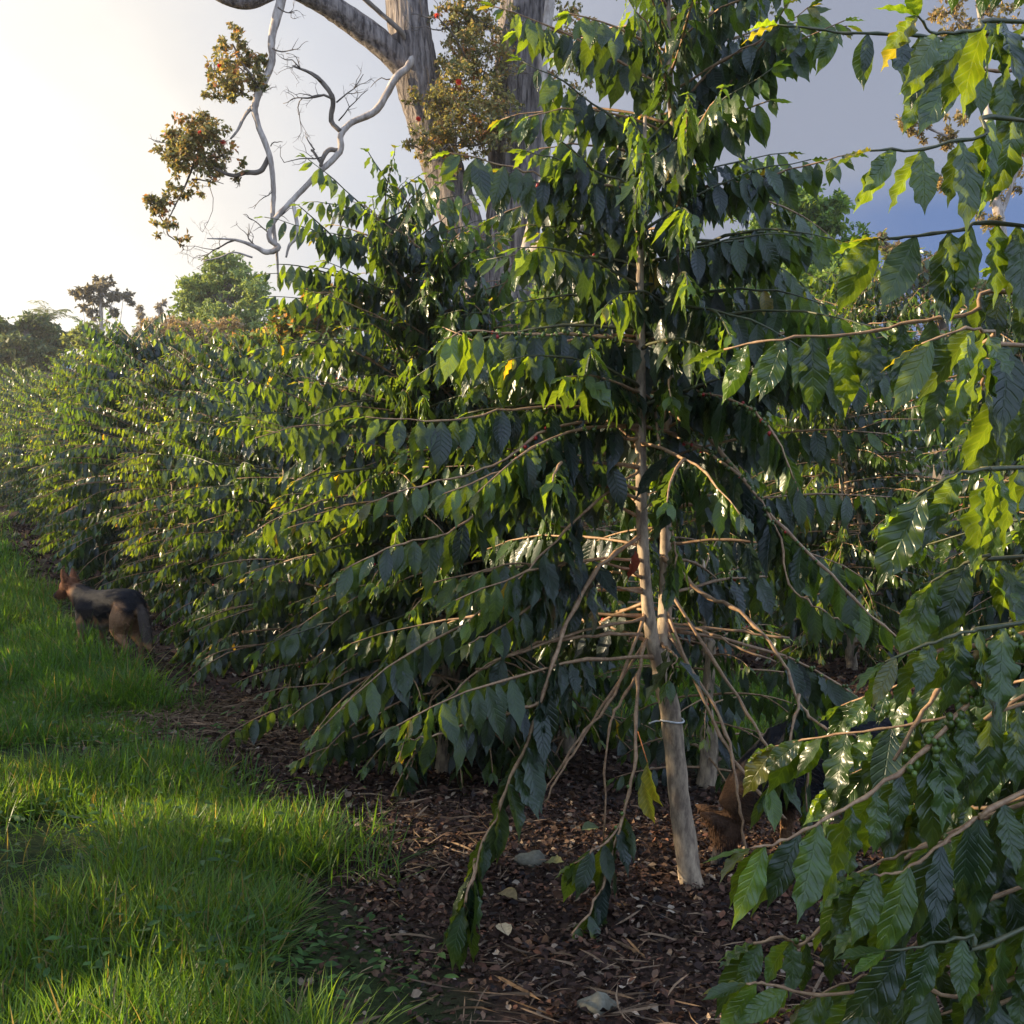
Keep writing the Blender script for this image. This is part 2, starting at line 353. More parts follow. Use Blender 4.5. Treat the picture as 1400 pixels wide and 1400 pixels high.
def edge_noise(x, y): return (vnoise(x, y, 1.3, 7) - .5) * .5 + (vnoise(x, y, 4, 8) - .5) * .3
def front_grass(x, y):
    l = lat(x, y) + edge_noise(x, y); k = (l < -1.28 - .60 * np.clip((4.2 - y) / 1.2, 0, 1)) & (l > -5.2)
    k |= (l < -1.0) & (rng.random(len(x)) < .12) & (l > -1.6) & (y > 4.0)
    bare = (np.hypot((x + 2.0) / .5, (y - 4.0) / .85) < 1) | (np.hypot((x + 2.6) / .5, (y - 6.0) / .5) < 1)
    return k & ~(bare & (rng.random(len(x)) < .95))
def back_grass(x, y):
    l = lat(x, y) + edge_noise(x, y); return (l > 1.8) & (l < 3.5) & ((x > .9) | (rng.random(len(x)) < .35))
grass_patch('grass', [(-3.2, .6, 2.5, 5, 9000, .0050, 4), (-5, 0, 5, 8, 3800, .0065, 3), (-8, 0, 8, 13, 1700, .009, 3), (-14, -3, 13, 24, 480, .016, 2), (-18, -8, 24, 34, 180, .03, 2)], front_grass,
            'rough green lawn strip in the left foreground with a sunlit yellow patch')
grass_patch('grass', [(0, 4.5, 4.2, 9, 1400, .008, 3), (-3, 5, 9, 14, 600, .012, 2)], back_grass,
            'dim green grass alley seen through the gap behind the slender trunk')

# weeds: broad small leaves and long fallen blades in the lawn
def weeds():
    mb = MB()
    more = [(rng.uniform(-20, 620), rng.uniform(880, 1390), int(rng.integers(6, 26))) for _ in range(70)]; more = [m for m in more if m[0] < (m[1] - 900) * 1.0 + 120]
    for px, py, n in ((215, 1045, 60), (190, 1060, 40), (110, 1020, 30), (300, 1010, 26), (285, 1090, 22), (395, 1130, 16), (240, 1120, 20), *more):
        Y = EYE * F / (py - 700); c = P(px, py, Y)
        p = c + rng.normal(0, 1, (n, 3)) * [.14, .16, .0]; p[:, 2] = ground_z(p[:, 0], p[:, 1]) + rng.uniform(.05, .18, n)
        az = rng.uniform(0, 6.28, n); D = np.stack([np.cos(az), np.sin(az), rng.uniform(-.2, .5, n)], -1)
        Nn = np.stack([0 * az, 0 * az, 1 + 0 * az], -1) + rng.normal(0, .2, (n, 3))
        leaves(mb, p, D, Nn, rng.uniform(.03, .06, n), rng.uniform(.012, .022, n), np.array([.05, .11, .03]) * rng.uniform(.7, 1.4, (n, 1)), rows=4, cols=3)
    o = mb.build('weeds', M_grass); tag(o, 'low broad-leaved weeds creeping in the lawn along the mulch edge', 'weeds', kind='stuff')
weeds()

# ------------------------------------------------------------------ leaf litter / mulch
def litter():
    mb = MB()
    pal = np.array([[.035, .018, .012], [.055, .028, .018], [.09, .045, .028], [.13, .075, .045], [.22, .16, .11], [.34, .27, .20], [.028, .02, .018], [.16, .07, .04]])
    pw = np.array([.24, .24, .2, .12, .06, .02, .08, .04])
    for (x0, x1, y0, y1, dens, sz) in ((-1.2, 2.3, 2.5, 5.2, 4200, .024), (-3, 4, 5.2, 8.5, 1800, .032), (-7, 5, 8.5, 14, 450, .05), (-12, -3, 14, 24, 120, .09)):
        n = int((x1 - x0) * (y1 - y0) * dens); x, y = scatter(n, x0, x1, y0, y1)
        l = lat(x, y) + edge_noise(x, y); l2 = np.abs((l + 2.5) % 5.0 - 2.5)
        k = (l2 < 1.28) | ((l2 < 1.7) & (rng.random(len(x)) < .25)) | ((l < -4.0) & (y < 4.6)); x, y = x[k], y[k]; n = len(x)
        az = rng.uniform(0, 6.28, n); el = rng.normal(0, .35, n)
        D = np.stack([np.cos(az) * np.cos(el), np.sin(az) * np.cos(el), np.sin(el)], -1); Nn = np.array([0, 0, 1.]) + rng.normal(0, .45, (n, 3))
        L = sz * rng.uniform(.4, 1.7, n); ci = rng.choice(8, n, p=pw); tint = pal[ci] * rng.uniform(.6, 1.35, (n, 1))
        z = ground_z(x, y) + rng.uniform(0, .022, n)
        leaves(mb, np.stack([x, y, z], -1), D, Nn, L, L * rng.uniform(.3, .8, n), tint, rows=3, cols=3, curl=.25, fold=.3, wave=.12, wfreq=1.5, tip=False)
    # long straw and rootlets
    for (cx, cy, rx, ry, n, ln) in ((-2.05, 7.3, .9, .8, 2600, .13), (-1.0, 6.6, .7, .6, 1200, .12), (.3, 3.1, 1.0, .5, 260, .16), (.9, 3.2, .8, .6, 200, .14), (-.3, 4.6, .6, .8, 300, .12)):
        x = cx + rng.normal(0, rx * .5, n); y = cy + rng.normal(0, ry * .5, n); az = rng.uniform(0, 6.28, n)
        D = np.stack([np.cos(az), np.sin(az), rng.normal(0, .15, n)], -1)
        leaves(mb, np.stack([x, y, ground_z(x, y) + rng.uniform(.005, .05, n)], -1), D, rng.normal(0, 1, (n, 3)) + [0, 0, 1], ln * rng.uniform(.4, 1.5, n), np.full(n, .0035),
               np.array([.26, .17, .10]) * rng.uniform(.3, 1.1, (n, 1)), rows=4, cols=2, curl=.3, tip=False)
    o = mb.build('leaf_litter', M_litter); tag(o, 'dark red-brown mulch of dead leaves and husks under the coffee rows', 'leaf litter', kind='stuff')
litter()

# larger fallen leaves and stones one can pick out
def fallen():
    g = 'single fallen leaves lying on the mulch'
    for px, py, col, lab in ((707, 1245, (.20, .15, .07), 'curled tan dead leaf lying on the mulch left of the trunk base'), (795, 1148, (.10, .12, .05), 'olive fallen leaf on the mulch behind the hanging branch'),
                             (695, 1292, (.45, .36, .22), 'small pale round dead leaf on the mulch between two drooping sprays'), (745, 1195, (.17, .17, .07), 'yellowish green fallen leaf lying beside a grey stone'),
                             (1010, 1245, (.25, .10, .05), 'rusty upright dead leaf standing in the mulch right of the trunk base')):
        Y = EYE * F / (py - 700); c = P(px, py, Y); mb = MB(); az = rng.uniform(0, 6.28)
        D = np.array([[math.cos(az), math.sin(az), .25]]); 
        leaves(mb, np.array([[0, 0, .03]]), D, np.array([[.2, -.5, 1.]]), np.array([.10]), np.array([.05]), np.array([col]), rows=8, cols=5, curl=.25, fold=.4)
        o = mb.build('fallen_leaf', M_litter); o.location = (c[0], Y, float(ground_z(c[0], Y))); tag(o, lab, 'leaf', g)
    for k, (px, py, s, lab) in enumerate(((728, 1186, .055, 'dull grey-green stone on the mulch left of the slender trunk'), (818, 1382, .05, 'pale brown stone at the bottom edge of the mulch'))):
        Y = EYE * F / (py - 700); c = P(px, py, Y)
        bpy_m = MB(); th = np.linspace(.01, np.pi - .01, 9); ph = np.linspace(0, 6.283, 12, endpoint=False)
        s3 = np.stack([np.sin(th)[:, None] * np.cos(ph), np.sin(th)[:, None] * np.sin(ph), np.cos(th)[:, None] * np.ones(12)], -1).reshape(-1, 3)
        s3 = s3 * (1 + .18 * np.sin(s3[:, :1] * 5 + k) + .12 * np.cos(s3[:, 1:2] * 7)) * [s, s * .8, s * .6]
        i = np.arange(8)[:, None]; j = np.arange(12)[None]; f = np.stack([i * 12 + j, (i + 1) * 12 + j, (i + 1) * 12 + (j + 1) % 12, i * 12 + (j + 1) % 12], -1)
        bpy_m.add(s3, f, None, (.16, .15, .11)); o = bpy_m.build('stone', M_litter); o.location = (c[0], Y, float(ground_z(c[0], Y)) + s * .3); tag(o, lab, 'stone')
fallen()

# ------------------------------------------------------------------ coffee trees
G_MATURE = np.array([.015, .034, .009]); G_DARK = np.array([.006, .015, .013]); G_YOUNG_SUNLIT = np.array([.06, .11, .014]); G_YEL = np.array([.13, .11, .015]); G_BRONZE = np.array([.09, .10, .02])

def leaf_tints(n, age):
    """age 0 = old, 1 = at the tip"""
    u = rng.random(n)[:, None]
    t = G_DARK * u + G_MATURE * (1 - u)
    y = np.clip((age - .50) * 2.0, 0, 1)[:, None] * rng.uniform(0.1, 1, (n, 1)); t = t * (1 - y) + G_YOUNG_SUNLIT * y  # young-leaf green carried inward, also painting in the crown's sunlit yellow-green
    t *= rng.uniform(.8, 1.25, (n, 1))
    k = rng.random(n); s = k < .003; t[s] = G_YEL; s = (age > .97) & (rng.random(n) < .12); t[s] = G_BRONZE * rng.uniform(.6, 1.1, (s.sum(), 1))
    return t

def leaf_nodes(path, t0, spacing, L, size_taper=.55, hang=.8, dens=1.0):
    """paired leaves hanging from a branch path"""
    seg = np.linalg.norm(np.diff(path, axis=0), axis=1); s = np.r_[0, np.cumsum(seg)]; tot = s[-1]
    d = np.arange(t0 * tot, tot, spacing); d = d + rng.normal(0, spacing * .12, len(d)); d = np.clip(d, 0, tot)
    p = np.stack([np.interp(d, s, path[:, k]) for k in range(3)], -1)
    T = norm(np.stack([np.interp(np.clip(d + .02, 0, tot), s, path[:, k]) - np.interp(np.clip(d - .02, 0, tot), s, path[:, k]) for k in range(3)], -1))
    up = np.array([0, 0, 1.]); side = norm(np.cross(T, up) + 1e-6)
    out = []
    age = d / tot
    for sg in (-1, 1):
        n = len(d); keep = rng.random(n) < dens
        a = rng.uniform(.02, .55, n)[:, None]; h = hang * rng.uniform(.65, 1.3, n)[:, None]; fw = rng.normal(.14, .14, n)[:, None] + (age[:, None] > .9) * .5
        D = norm(side * sg * a - up * h + T * fw)
        Nn = side * sg * h * 1.0 + up * a + rng.normal(0, .17, (n, 3))
        LL = L * rng.uniform(.62, 1.25, n) * (1 - size_taper * np.clip((age - .7) / .3, 0, 1) ** 1.3)
        out.append((p[keep], D[keep], Nn[keep], LL[keep], age[keep]))
    # terminal pair
    out.append((path[-1:][[0, 0]], norm(np.array([T[-1] + side[-1] * .4, T[-1] - side[-1] * .4]) - [0, 0, .25]) if len(T) else np.array([[0, 0, -1.]] * 2), np.array([[0, 0, 1.]] * 2), np.full(2, L * .5), np.ones(2)))
    return [np.concatenate([o[k] for o in out]) for k in range(5)]

def arc(start, az, elev, length, droop, n=9, wob=.05):
    p = [np.asarray(start, float)]; e = elev; a = az
    for i in range(n):
        d = np.array([math.cos(e) * math.cos(a), math.cos(e) * math.sin(a), math.sin(e)]); p.append(p[-1] + d * length / n)
        e -= droop / n * (1 + .8 * i / n); a += rng.normal(0, wob); e = max(e, -1.45)
    return np.array(p)

def berries_on(mb, path, t0, t1, count, r=.0066, red=.05):
    seg = np.linalg.norm(np.diff(path, axis=0), axis=1); s = np.r_[0, np.cumsum(seg)]; tot = s[-1]
    for c in np.arange(t0 * tot, t1 * tot, .05):
        p = np.array([np.interp(c, s, path[:, k]) for k in range(3)]); n = max(1, rng.poisson(count))
        q = p + norm(rng.normal(0, 1, (n, 3))) * rng.uniform(.006, .018, (n, 1)) - [0, 0, .004]
        isred = rng.random(n) < red; tint = np.where(isred[:, None], np.array([.35, .02, .015]), np.array([.075, .115, .018]) * rng.uniform(.6, 1.5, (n, 1)))
        balls(mb, q, r * rng.uniform(.7, 1.2, n), tint)

class CoffeeTree:
    def __init__(s, base, label, group='coffee trees planted in rows', split=True, rows=6, cols=3, far=False, spacing=.050, name='coffee_tree'):
        s.base = np.asarray(base, float); s.root = empty(name, base, label, 'coffee tree', group); s.split = split; s.rows = rows; s.cols = cols
        s.fm = M_leaf_far if far else M_leaf; s.wood = MB(); s.fol = MB(); s.ber = MB(); s.nb = 0; s.spacing = spacing; s.far = far; s.tm = np.ones(3); s.forkp = .5; s.wr = (.32, .41); s.kink = .003
    def stem(s, pts, rad, mat=None, name='trunk', sides=10):
        mb = MB(); tube(mb, pts, rad, sides, jitter=.04); return mb.build(name, mat or M_bark, s.root, s.base)
    def branch(s, path, t0=.2, L=.15, rad=(.006, .002), berries=None, hang=.8, dens=1.0, shoot=False, fork=None, taper=.55, cut=False, spacing=None, red=.05):
        own = s.split and s.nb < 97
        wood = MB() if own else s.wood; fol = MB() if own else s.fol; ber = MB() if own else s.ber
        sd = 5 if s.split else 4
        path = np.array(path); path[1:-1] += rng.normal(0, s.kink, (len(path) - 2, 3)) if s.split else 0
        if s.split: rad = np.interp(np.arange(len(path) * 1.0), [0, len(path) - 1], rad) * np.where(np.arange(len(path)) % 3 == 0, 1.28, .92)
        tube(wood, path, rad, sd)
        paths = [(path, t0)]
        if fork is not None: tube(wood, fork, (rad[0] * .7, rad[-1]), sd); paths.append((fork, .15))
        if not cut:
            for pp, tt in paths:
                p, D, Nn, LL, age = leaf_nodes(pp, tt, spacing or s.spacing, L, taper, hang, dens)
                leaves(fol, p, D, Nn, LL, LL * rng.uniform(*s.wr, len(LL)), leaf_tints(len(LL), age) * s.tm, s.rows, s.cols, curl=.16, fold=.22, wave=.06 if s.cols > 3 else .06, wfreq=4 if s.rows > 6 else 2)
        if berries: berries_on(ber, path, berries[0], berries[1], berries[2], red=red)
        if own:
            b = wood.build('branch', M_shoot if shoot else M_twig, s.root, s.base)
            fol.build('foliage', s.fm, b, s.base); ber.build('cherries', M_berry, b, s.base)
        s.nb += 1
    def crown(s, stem_path, z0, z1, lmax, node=.09, L=.15, az0=0., ftop=.15, maxn=999, prof=None, bare=.45, dens=1.0, amask=None, topdense=0):
        """pairs of branches, each pair turned a quarter from the last"""
        zs = stem_path[:, 2]; z = z0; k = 0
        while z < z1:
            f = (z - z0) / (z1 - z0)
            st = np.array([np.interp(z, zs, stem_path[:, 0]), np.interp(z, zs, stem_path[:, 1]), z])
            for h in (0, 1):
                az = az0 + k * 1.8 + h * math.pi + rng.normal(0, .25)
                if amask and not amask(az, f): continue
                ln = lmax * (prof(f) if prof else min(1, (1 - f) * 1.5 + ftop)) * rng.uniform(.7, 1.15)
                el = R(3 + 36 * f ** 2) + rng.normal(0, .13); dr = R(14 + 24 * (1 - f)) * rng.uniform(.4, 1.4)
                p = arc(st, az, el, ln, dr)
                fk = None
                if ln > .35 and rng.random() < s.forkp: fk = arc(p[4], az + rng.choice([-1, 1]) * .7, el - dr * .4, ln * .5, dr * .6, 6)
                if not s.split and s.nb >= maxn: return
                s.branch(p, t0=bare * (1 - f) ** .8 * rng.uniform(.5, 1.2), L=L * (1 - .25 * f), fork=fk, shoot=f > .15, rad=(.005 + .003 * (1 - f), .0018), berries=(.3, .8, 3) if rng.random() < .12 else None, dens=dens)
            z += node * (1 - topdense * f) * rng.uniform(.8, 1.2); k += 1
    def finish(s):
        if s.split:
            b = s.wood.build('small_branches', M_twig, s.root, s.base)
            if b: b['kind'] = 'stuff'; s.fol.build('foliage', s.fm, b, s.base); s.ber.build('cherries', M_berry, b, s.base)
        else:
            s.wood.build('branches', M_twig, s.root, s.base); s.fol.build('foliage', s.fm, s.root, s.base); s.ber.build('cherries', M_berry, s.root, s.base)
        return s.root

def tp(*a):
    """traced path: (px, py, depth) triples"""
    return smooth_path([P(*q) for q in a], 5)

# --- T0: the tree with the bare slender trunk in the middle
b0 = P(945, 1217, 4.0); b0[2] = float(ground_z(b0[0], b0[1])) - .02
T0 = CoffeeTree(b0, 'tall coffee tree with bare pale trunk tied in white and two upright stems', rows=8, cols=5); T0.forkp = .35; T0.spacing = .044
tr0 = smooth_path([P(947, 1230, 4.0), P(942, 1190, 4.0), P(930, 1100, 4.0), P(918, 985, 4.0), P(905, 915, 4.0)], 6)
T0.stem(tr0, (.060, .043, .039, .037, .037, .037), sides=14)
sA = smooth_path([P(905, 925, 4.0), P(888, 850, 3.97), P(878, 720, 3.95), P(876, 560, 3.95), P(876, 470, 3.94), P(875, 370, 3.93), P(880, 250, 3.93), P(882, 160, 3.93)], 6)
sB = smooth_path([P(906, 925, 4.0), P(910, 800, 4.07), P(910, 600, 4.1), P(916, 480, 4.1), P(926, 370, 4.1), P(925, 240, 4.1), P(915, 100, 4.1), P(912, -60, 4.1), P(910, -110, 4.1)], 6)
T0.stem(sA, (.030, .021, .019, .017, .012, .006), name='stem'); T0.stem(sB, (.030, .021, .020, .018, .015, .010, .006), name='stem')
# white tie
mbt = MB(); a = np.linspace(0, 6.283, 25); c = P(919, 985, 4.0)
tube(mbt, np.stack([c[0] + .041 * np.cos(a), 4.0 + .041 * np.sin(a), c[2] + .003 * np.sin(a * 2)], -1), .004, 5, (.75, .75, .72)); tube(mbt, np.array([c + [-.041, -.01, 0], c + [-.062, -.03, .004], c + [-.088, -.035, -.004]]), .003, 5, (.75, .75, .72))
mbt.build('tie', M_berry, T0.root, T0.base)
B = T0.branch
B(tp((882, 838, 3.96), (838, 950, 3.85), (790, 1010, 3.75), (740, 1090, 3.7)), cut=True, rad=(.007, .003))
B(tp((888, 868, 3.97), (808, 990, 3.85), (770, 1050, 3.7), (745, 1097, 3.65)), cut=True, rad=(.006, .003))
B(tp((874, 920, 3.95), (845, 965, 3.8), (831, 1010, 3.75), (825, 1147, 3.7)), cut=True, rad=(.006, .003))
B(tp((880, 880, 3.95), (870, 960, 3.8), (866, 1050, 3.7), (848, 1125, 3.65), (815, 1160, 3.6), (785, 1180, 3.6)), t0=.72, L=.17, rad=(.008, .003), berries=(.6, .85, 2), taper=.2, spacing=.04)
B(tp((850, 1120, 3.65), (830, 1190, 3.6), (810, 1240, 3.55), (785, 1275, 3.5), (755, 1305, 3.5)), t0=.25, L=.16, rad=(.005, .003), taper=.2, spacing=.05, dens=.8)
B(tp((877, 730, 3.95), (820, 775, 3.75), (780, 840, 3.6), (757, 900, 3.5), (733, 980, 3.45), (700, 1062, 3.4), (662, 1150, 3.35), (642, 1220, 3.3), (630, 1285, 3.3)), t0=.42, L=.17, rad=(.009, .003), taper=.15, spacing=.062, dens=.9)
B(tp((736, 960, 3.46), (700, 975, 3.4), (650, 985, 3.35), (600, 1005, 3.3), (560, 1010, 3.3)), t0=.15, L=.13, taper=.3, spacing=.06)
B(tp((650, 1175, 3.35), (640, 1220, 3.25), (628, 1262, 3.25)), t0=.05, L=.16, taper=.1, spacing=.03)
B(tp((878, 868, 3.95), (800, 870, 3.8), (720, 885, 3.7), (655, 918, 3.6), (612, 955, 3.55)), t0=.72, L=.16, rad=(.007, .003), taper=.2, spacing=.045)
B(tp((880, 845, 3.95), (800, 862, 3.8), (700, 895, 3.6), (650, 915, 3.6)), cut=True, rad=(.006, .003))
B(tp((876, 590, 3.95), (810, 577, 3.8), (745, 590, 3.7), (700, 622, 3.65), (650, 645, 3.6), (560, 668, 3.5), (500, 690, 3.5)), t0=.42, L=.14, rad=(.007, .002), berries=(.3, .5, 2), red=.5)
B(tp((878, 685, 3.95), (830, 665, 3.85), (775, 658, 3.8), (720, 668, 3.75), (690, 700, 3.7)), t0=.6, L=.14, rad=(.008, .003))
B(tp((876, 598, 3.95), (800, 596, 3.8), (750, 615, 3.7), (680, 680, 3.6), (610, 728, 3.5), (540, 745, 3.45), (470, 780, 3.4)), t0=.35, L=.16, rad=(.007, .002), taper=.3)
B(tp((876, 470, 3.94), (800, 457, 3.8), (720, 458, 3.7), (650, 452, 3.65), (608, 463, 3.6)), t0=.05, L=.17, rad=(.006, .002), taper=.1, hang=1.1, berries=(.1, .9, 5), spacing=.05)
B(tp((880, 262, 3.94), (800, 250, 3.85), (740, 240, 3.8), (680, 222, 3.8), (615, 209, 3.75)), t0=.12, L=.16, rad=(.005, .002), taper=.1, hang=1.1, spacing=.05)
B(tp((876, 560, 3.95), (800, 555, 3.8), (700, 560, 3.7), (600, 575, 3.6), (500, 570, 3.5)), t0=.2, L=.155, hang=1.1)
B(tp((877, 790, 3.95), (830, 770, 3.85), (760, 775, 3.7), (700, 770, 3.6), (640, 790, 3.5)), t0=.35, L=.16, hang=1.1)
B(tp((877, 640, 3.95), (820, 680, 3.8), (760, 740, 3.6), (700, 800, 3.5), (640, 850, 3.4)), t0=.4, L=.165, hang=1.1)
B(tp((878, 810, 3.95), (800, 800, 3.8), (740, 820, 3.6), (680, 860, 3.5), (640, 880, 3.4)), t0=.5, L=.15, hang=1.)
B(tp((895, 560, 4.0), (905, 640, 3.8), (918, 720, 3.7), (925, 760, 3.6), (915, 800, 3.6)), t0=.75, L=.17, berries=(.1, .8, 7), spacing=.03)
B(tp((905, 880, 3.98), (915, 890, 3.85), (925, 900, 3.75), (915, 930, 3.7)), t0=.3, L=.17, spacing=.03)
B(tp((905, 760, 4.05), (960, 810, 4.0), (1010, 835, 3.9), (1062, 892, 3.8), (1092, 962, 3.7), (1104, 1040, 3.65), (1103, 1110, 3.6)), t0=.66, L=.15, rad=(.009, .003), taper=.2, spacing=.065)
B(tp((1092, 950, 3.7), (1085, 1000, 3.6), (1062, 1050, 3.55), (1050, 1085, 3.5)), t0=.1, L=.15, taper=.1, spacing=.05, hang=.6)
B(tp((1092, 962, 3.7), (1120, 990, 3.6), (1160, 1005, 3.5), (1200, 1015, 3.4)), t0=.1, L=.15, taper=.1, spacing=.05, hang=.6)
B(tp((909, 830, 4.05), (975, 985, 3.85), (1020, 1060, 3.75), (1062, 1110, 3.7), (1075, 1120, 3.7)), cut=True, rad=(.007, .004))
B(tp((910, 860, 4.03), (985, 985, 3.85), (1003, 1050, 3.75), (1012, 1110, 3.7), (1020, 1170, 3.7)), cut=True, rad=(.007, .004))
B(tp((910, 800, 4.05), (1010, 955, 3.9), (1050, 1020, 3.8), (1082, 1065, 3.75)), cut=True, rad=(.007, .004))
B(tp((910, 858, 4.03), (1000, 862, 4.0), (1080, 872, 3.95)), cut=True, rad=(.007, .004))
B(tp((910, 850, 4.03), (960, 862, 4.0), (1020, 890, 3.9), (1060, 905, 3.9)), cut=True, rad=(.006, .003))
B(tp((910, 675, 4.06), (960, 676, 4.05), (990, 680, 4.05)), cut=True, rad=(.007, .004))
B(tp((910, 688, 4.06), (950, 690, 4.05), (985, 692, 4.05)), cut=True, rad=(.007, .004))
B(tp((916, 472, 4.08), (1000, 462, 3.9), (1080, 455, 3.8), (1160, 448, 3.7), (1215, 440, 3.6)), t0=.25, L=.165, hang=1.1, taper=.3, spacing=.05)
B(tp((912, 560, 4.08), (980, 610, 3.9), (1045, 695, 3.75), (1120, 770, 3.6), (1195, 845, 3.5), (1245, 885, 3.45)), t0=.3, L=.16, rad=(.009, .003), hang=1.1, berries=(.15, .7, 4), dens=.8)
B(tp((912, 590, 4.08), (1000, 640, 3.8), (1060, 720, 3.7), (1080, 800, 3.6), (1120, 830, 3.5), (1150, 850, 3.5)), t0=.2, L=.17, hang=1.1, berries=(.1, .6, 7))
B(tp((914, 530, 4.08), (980, 540, 3.8), (1040, 570, 3.6), (1080, 640, 3.5), (1100, 700, 3.5)), t0=.2, L=.17, hang=1.1, berries=(.2, .7, 6))
B(tp((926, 262, 4.1), (1000, 250, 4.0), (1080, 232, 3.95), (1165, 210, 3.9)), t0=.1, L=.13, taper=.45, spacing=.045)
B(tp((920, 150, 4.1), (980, 90, 4.0), (1040, 55, 3.9), (1105, 10, 3.9)), t0=.1, L=.15, taper=.3)
B(tp((914, 420, 4.1), (980, 350, 4.0), (1050, 330, 3.9), (1120, 325, 3.9)), t0=.2, L=.15)
def profA(f): return .55 + .5 * f if f < .4 else .75 - .35 * f
T0.crown(sA, P(0, 640, 3.95)[2], P(0, 175, 3.95)[2], 1.0, node=.075, L=.165, az0=.3, prof=lambda f: .85 - .25 * f, bare=.25, maxn=62)
T0.crown(sB, P(0, 560, 4.1)[2], P(0, -100, 4.1)[2], 1.0, node=.052, L=.165, az0=1.1, prof=lambda f: .85 - .25 * f, bare=.2, maxn=99, amask=lambda az, f: not (math.cos(az) > .1 and .22 < f < .6 and rng.random() < .5))
T0.crown(sA, P(0, 900, 3.95)[2], P(0, 600, 3.95)[2], 1.15, node=.05, L=.16, az0=.8, prof=lambda f: 1, bare=.35, amask=lambda az, f: math.cos(az) < .2 and math.sin(az) > -.75)
T0.crown(sB, P(0, 860, 4.07)[2], P(0, 560, 4.07)[2], 1.0, node=.06, L=.16, az0=.2, prof=lambda f: 1, bare=.4, amask=lambda az, f: math.cos(az) > -.3 and math.sin(az) > -.6)
# dead rust-coloured leaf on the stem, yellow twisted leaf on a lower twig
mbl = MB()
leaves(mbl, np.array([P(868, 752, 3.86)]), np.array([[0, -.1, -1.]]), np.array([[.6, -1, 0.]]), np.array([.11]), np.array([.035]), np.array([[.26, .05, .02]]), 8, 5, curl=.3, fold=.6)
mbl.build('dead_leaf', M_litter, T0.root, T0.base)
mbl = MB()
leaves(mbl, np.array([P(886, 1042, 3.7), P(878, 1068, 3.7)]), np.array([[.05, -.1, -1.], [.25, -.1, -1.]]), np.array([[-.8, -1, 0.], [-.6, -1, .2]]), np.array([.17, .15]), np.array([.045, .05]), np.array([[.12, .14, .025]] * 2), 10, 5, curl=.3, fold=.7, wave=.14)
tube(mbl, np.array([P(872, 1000, 3.74), P(885, 1042, 3.7)]), .002, 4, (.3, .2, .1)); mbl.build('yellow_leaves', M_leaf, T0.root, T0.base)
T0.finish()

# --- Tn: the tree just outside the right edge whose branches hang into the picture
bn = np.array([1.66, 2.1, float(ground_z(1.66, 2.1)) - .02])
TN = CoffeeTree(bn, 'nearest coffee tree, its large glossy leaves and green cherries reaching in from the right edge', rows=18, cols=5, spacing=.054); TN.wr = (.31, .40); TN.kink = .0014
sN = smooth_path([bn, bn + [-.02, 0, 1.0], bn + [-.05, .02, 2.0], bn + [-.03, .03, 3.0]], 10)
TN.stem(sN, (.05, .03, .02, .008))
def NB(h, *a, **k):
    st = np.array([np.interp(h, sN[:, 2], sN[:, 0]), np.interp(h, sN[:, 2], sN[:, 1]), h])
    if 'rad' not in k: k['rad'] = (.0045, .0018)
    else: k['rad'] = (k['rad'][0] * .7, k['rad'][1] * .8)
    k['L'] = k.get('L', .15) * (1.1 if h < 1.4 else 1.0)
    TN.branch(smooth_path([st] + [P(*q) for q in a], 5), **k)
NB(2.1, (1400, 52, 1.95), (1300, 52, 1.93), (1200, 46, 1.9), (1130, 42, 1.9), (1063, 34, 1.9), t0=.42, L=.135, taper=.75, shoot=True, hang=1.0)
NB(2.2, (1400, 30, 1.8), (1340, 40, 1.75), (1280, 45, 1.72), (1255, 22, 1.7), t0=.5, L=.15, taper=.3, spacing=.05, shoot=True)
NB(1.95, (1400, 165, 1.75), (1345, 184, 1.7), (1265, 202, 1.68), (1190, 206, 1.65), t0=.52, L=.15, taper=.1, hang=1.1, shoot=True)
NB(1.85, (1400, 308, 1.85), (1310, 315, 1.8), (1225, 326, 1.78), (1200, 325, 1.78), t0=.5, L=.145, taper=.1, hang=1.1, shoot=True)
NB(1.6, (1400, 402, 1.95), (1330, 428, 1.9), (1250, 440, 1.9), (1160, 458, 1.9), (1070, 462, 1.9), (990, 478, 1.95), t0=.36, L=.15, taper=.3, hang=1.1)
NB(1.7, (1400, 470, 1.8), (1360, 455, 1.75), (1320, 450, 1.7), (1260, 470, 1.7), t0=.5, L=.15, taper=.1, hang=1.0)
NB(1.45, (1400, 640, 1.75), (1350, 640, 1.7), (1290, 655, 1.68), (1240, 690, 1.7), t0=.5, L=.155, taper=.1, hang=.9, shoot=True)
NB(1.35, (1400, 760, 1.9), (1350, 760, 1.85), (1300, 780, 1.85), (1270, 800, 1.85), t0=.5, L=.15, taper=.1, hang=1.0, shoot=True)
NB(1.25, (1400, 850, 1.75), (1330, 862, 1.7), (1265, 880, 1.68), (1210, 905, 1.68), t0=.55, L=.13, taper=.2, hang=1.0, shoot=True, spacing=.05)
NB(1.3, (1385, 870, 1.75), (1330, 950, 1.72), (1268, 1022, 1.7), (1195, 1080, 1.68), (1125, 1122, 1.65), (1065, 1152, 1.63), (1025, 1160, 1.62), t0=.72, L=.14, taper=.2, rad=(.008, .002), hang=.9, spacing=.05, berries=(.48, .82, 16), red=0)
NB(1.2, (1400, 960, 1.85), (1360, 985, 1.85), (1320, 1000, 1.85), t0=.5, L=.15, taper=.1, hang=1.1, spacing=.05)
NB(1.2, (1400, 1082, 1.75), (1345, 1115, 1.72), (1290, 1152, 1.7), (1235, 1190, 1.7), (1195, 1195, 1.7), t0=.52, L=.15, taper=.1, hang=1.1, rad=(.007, .002), spacing=.055)
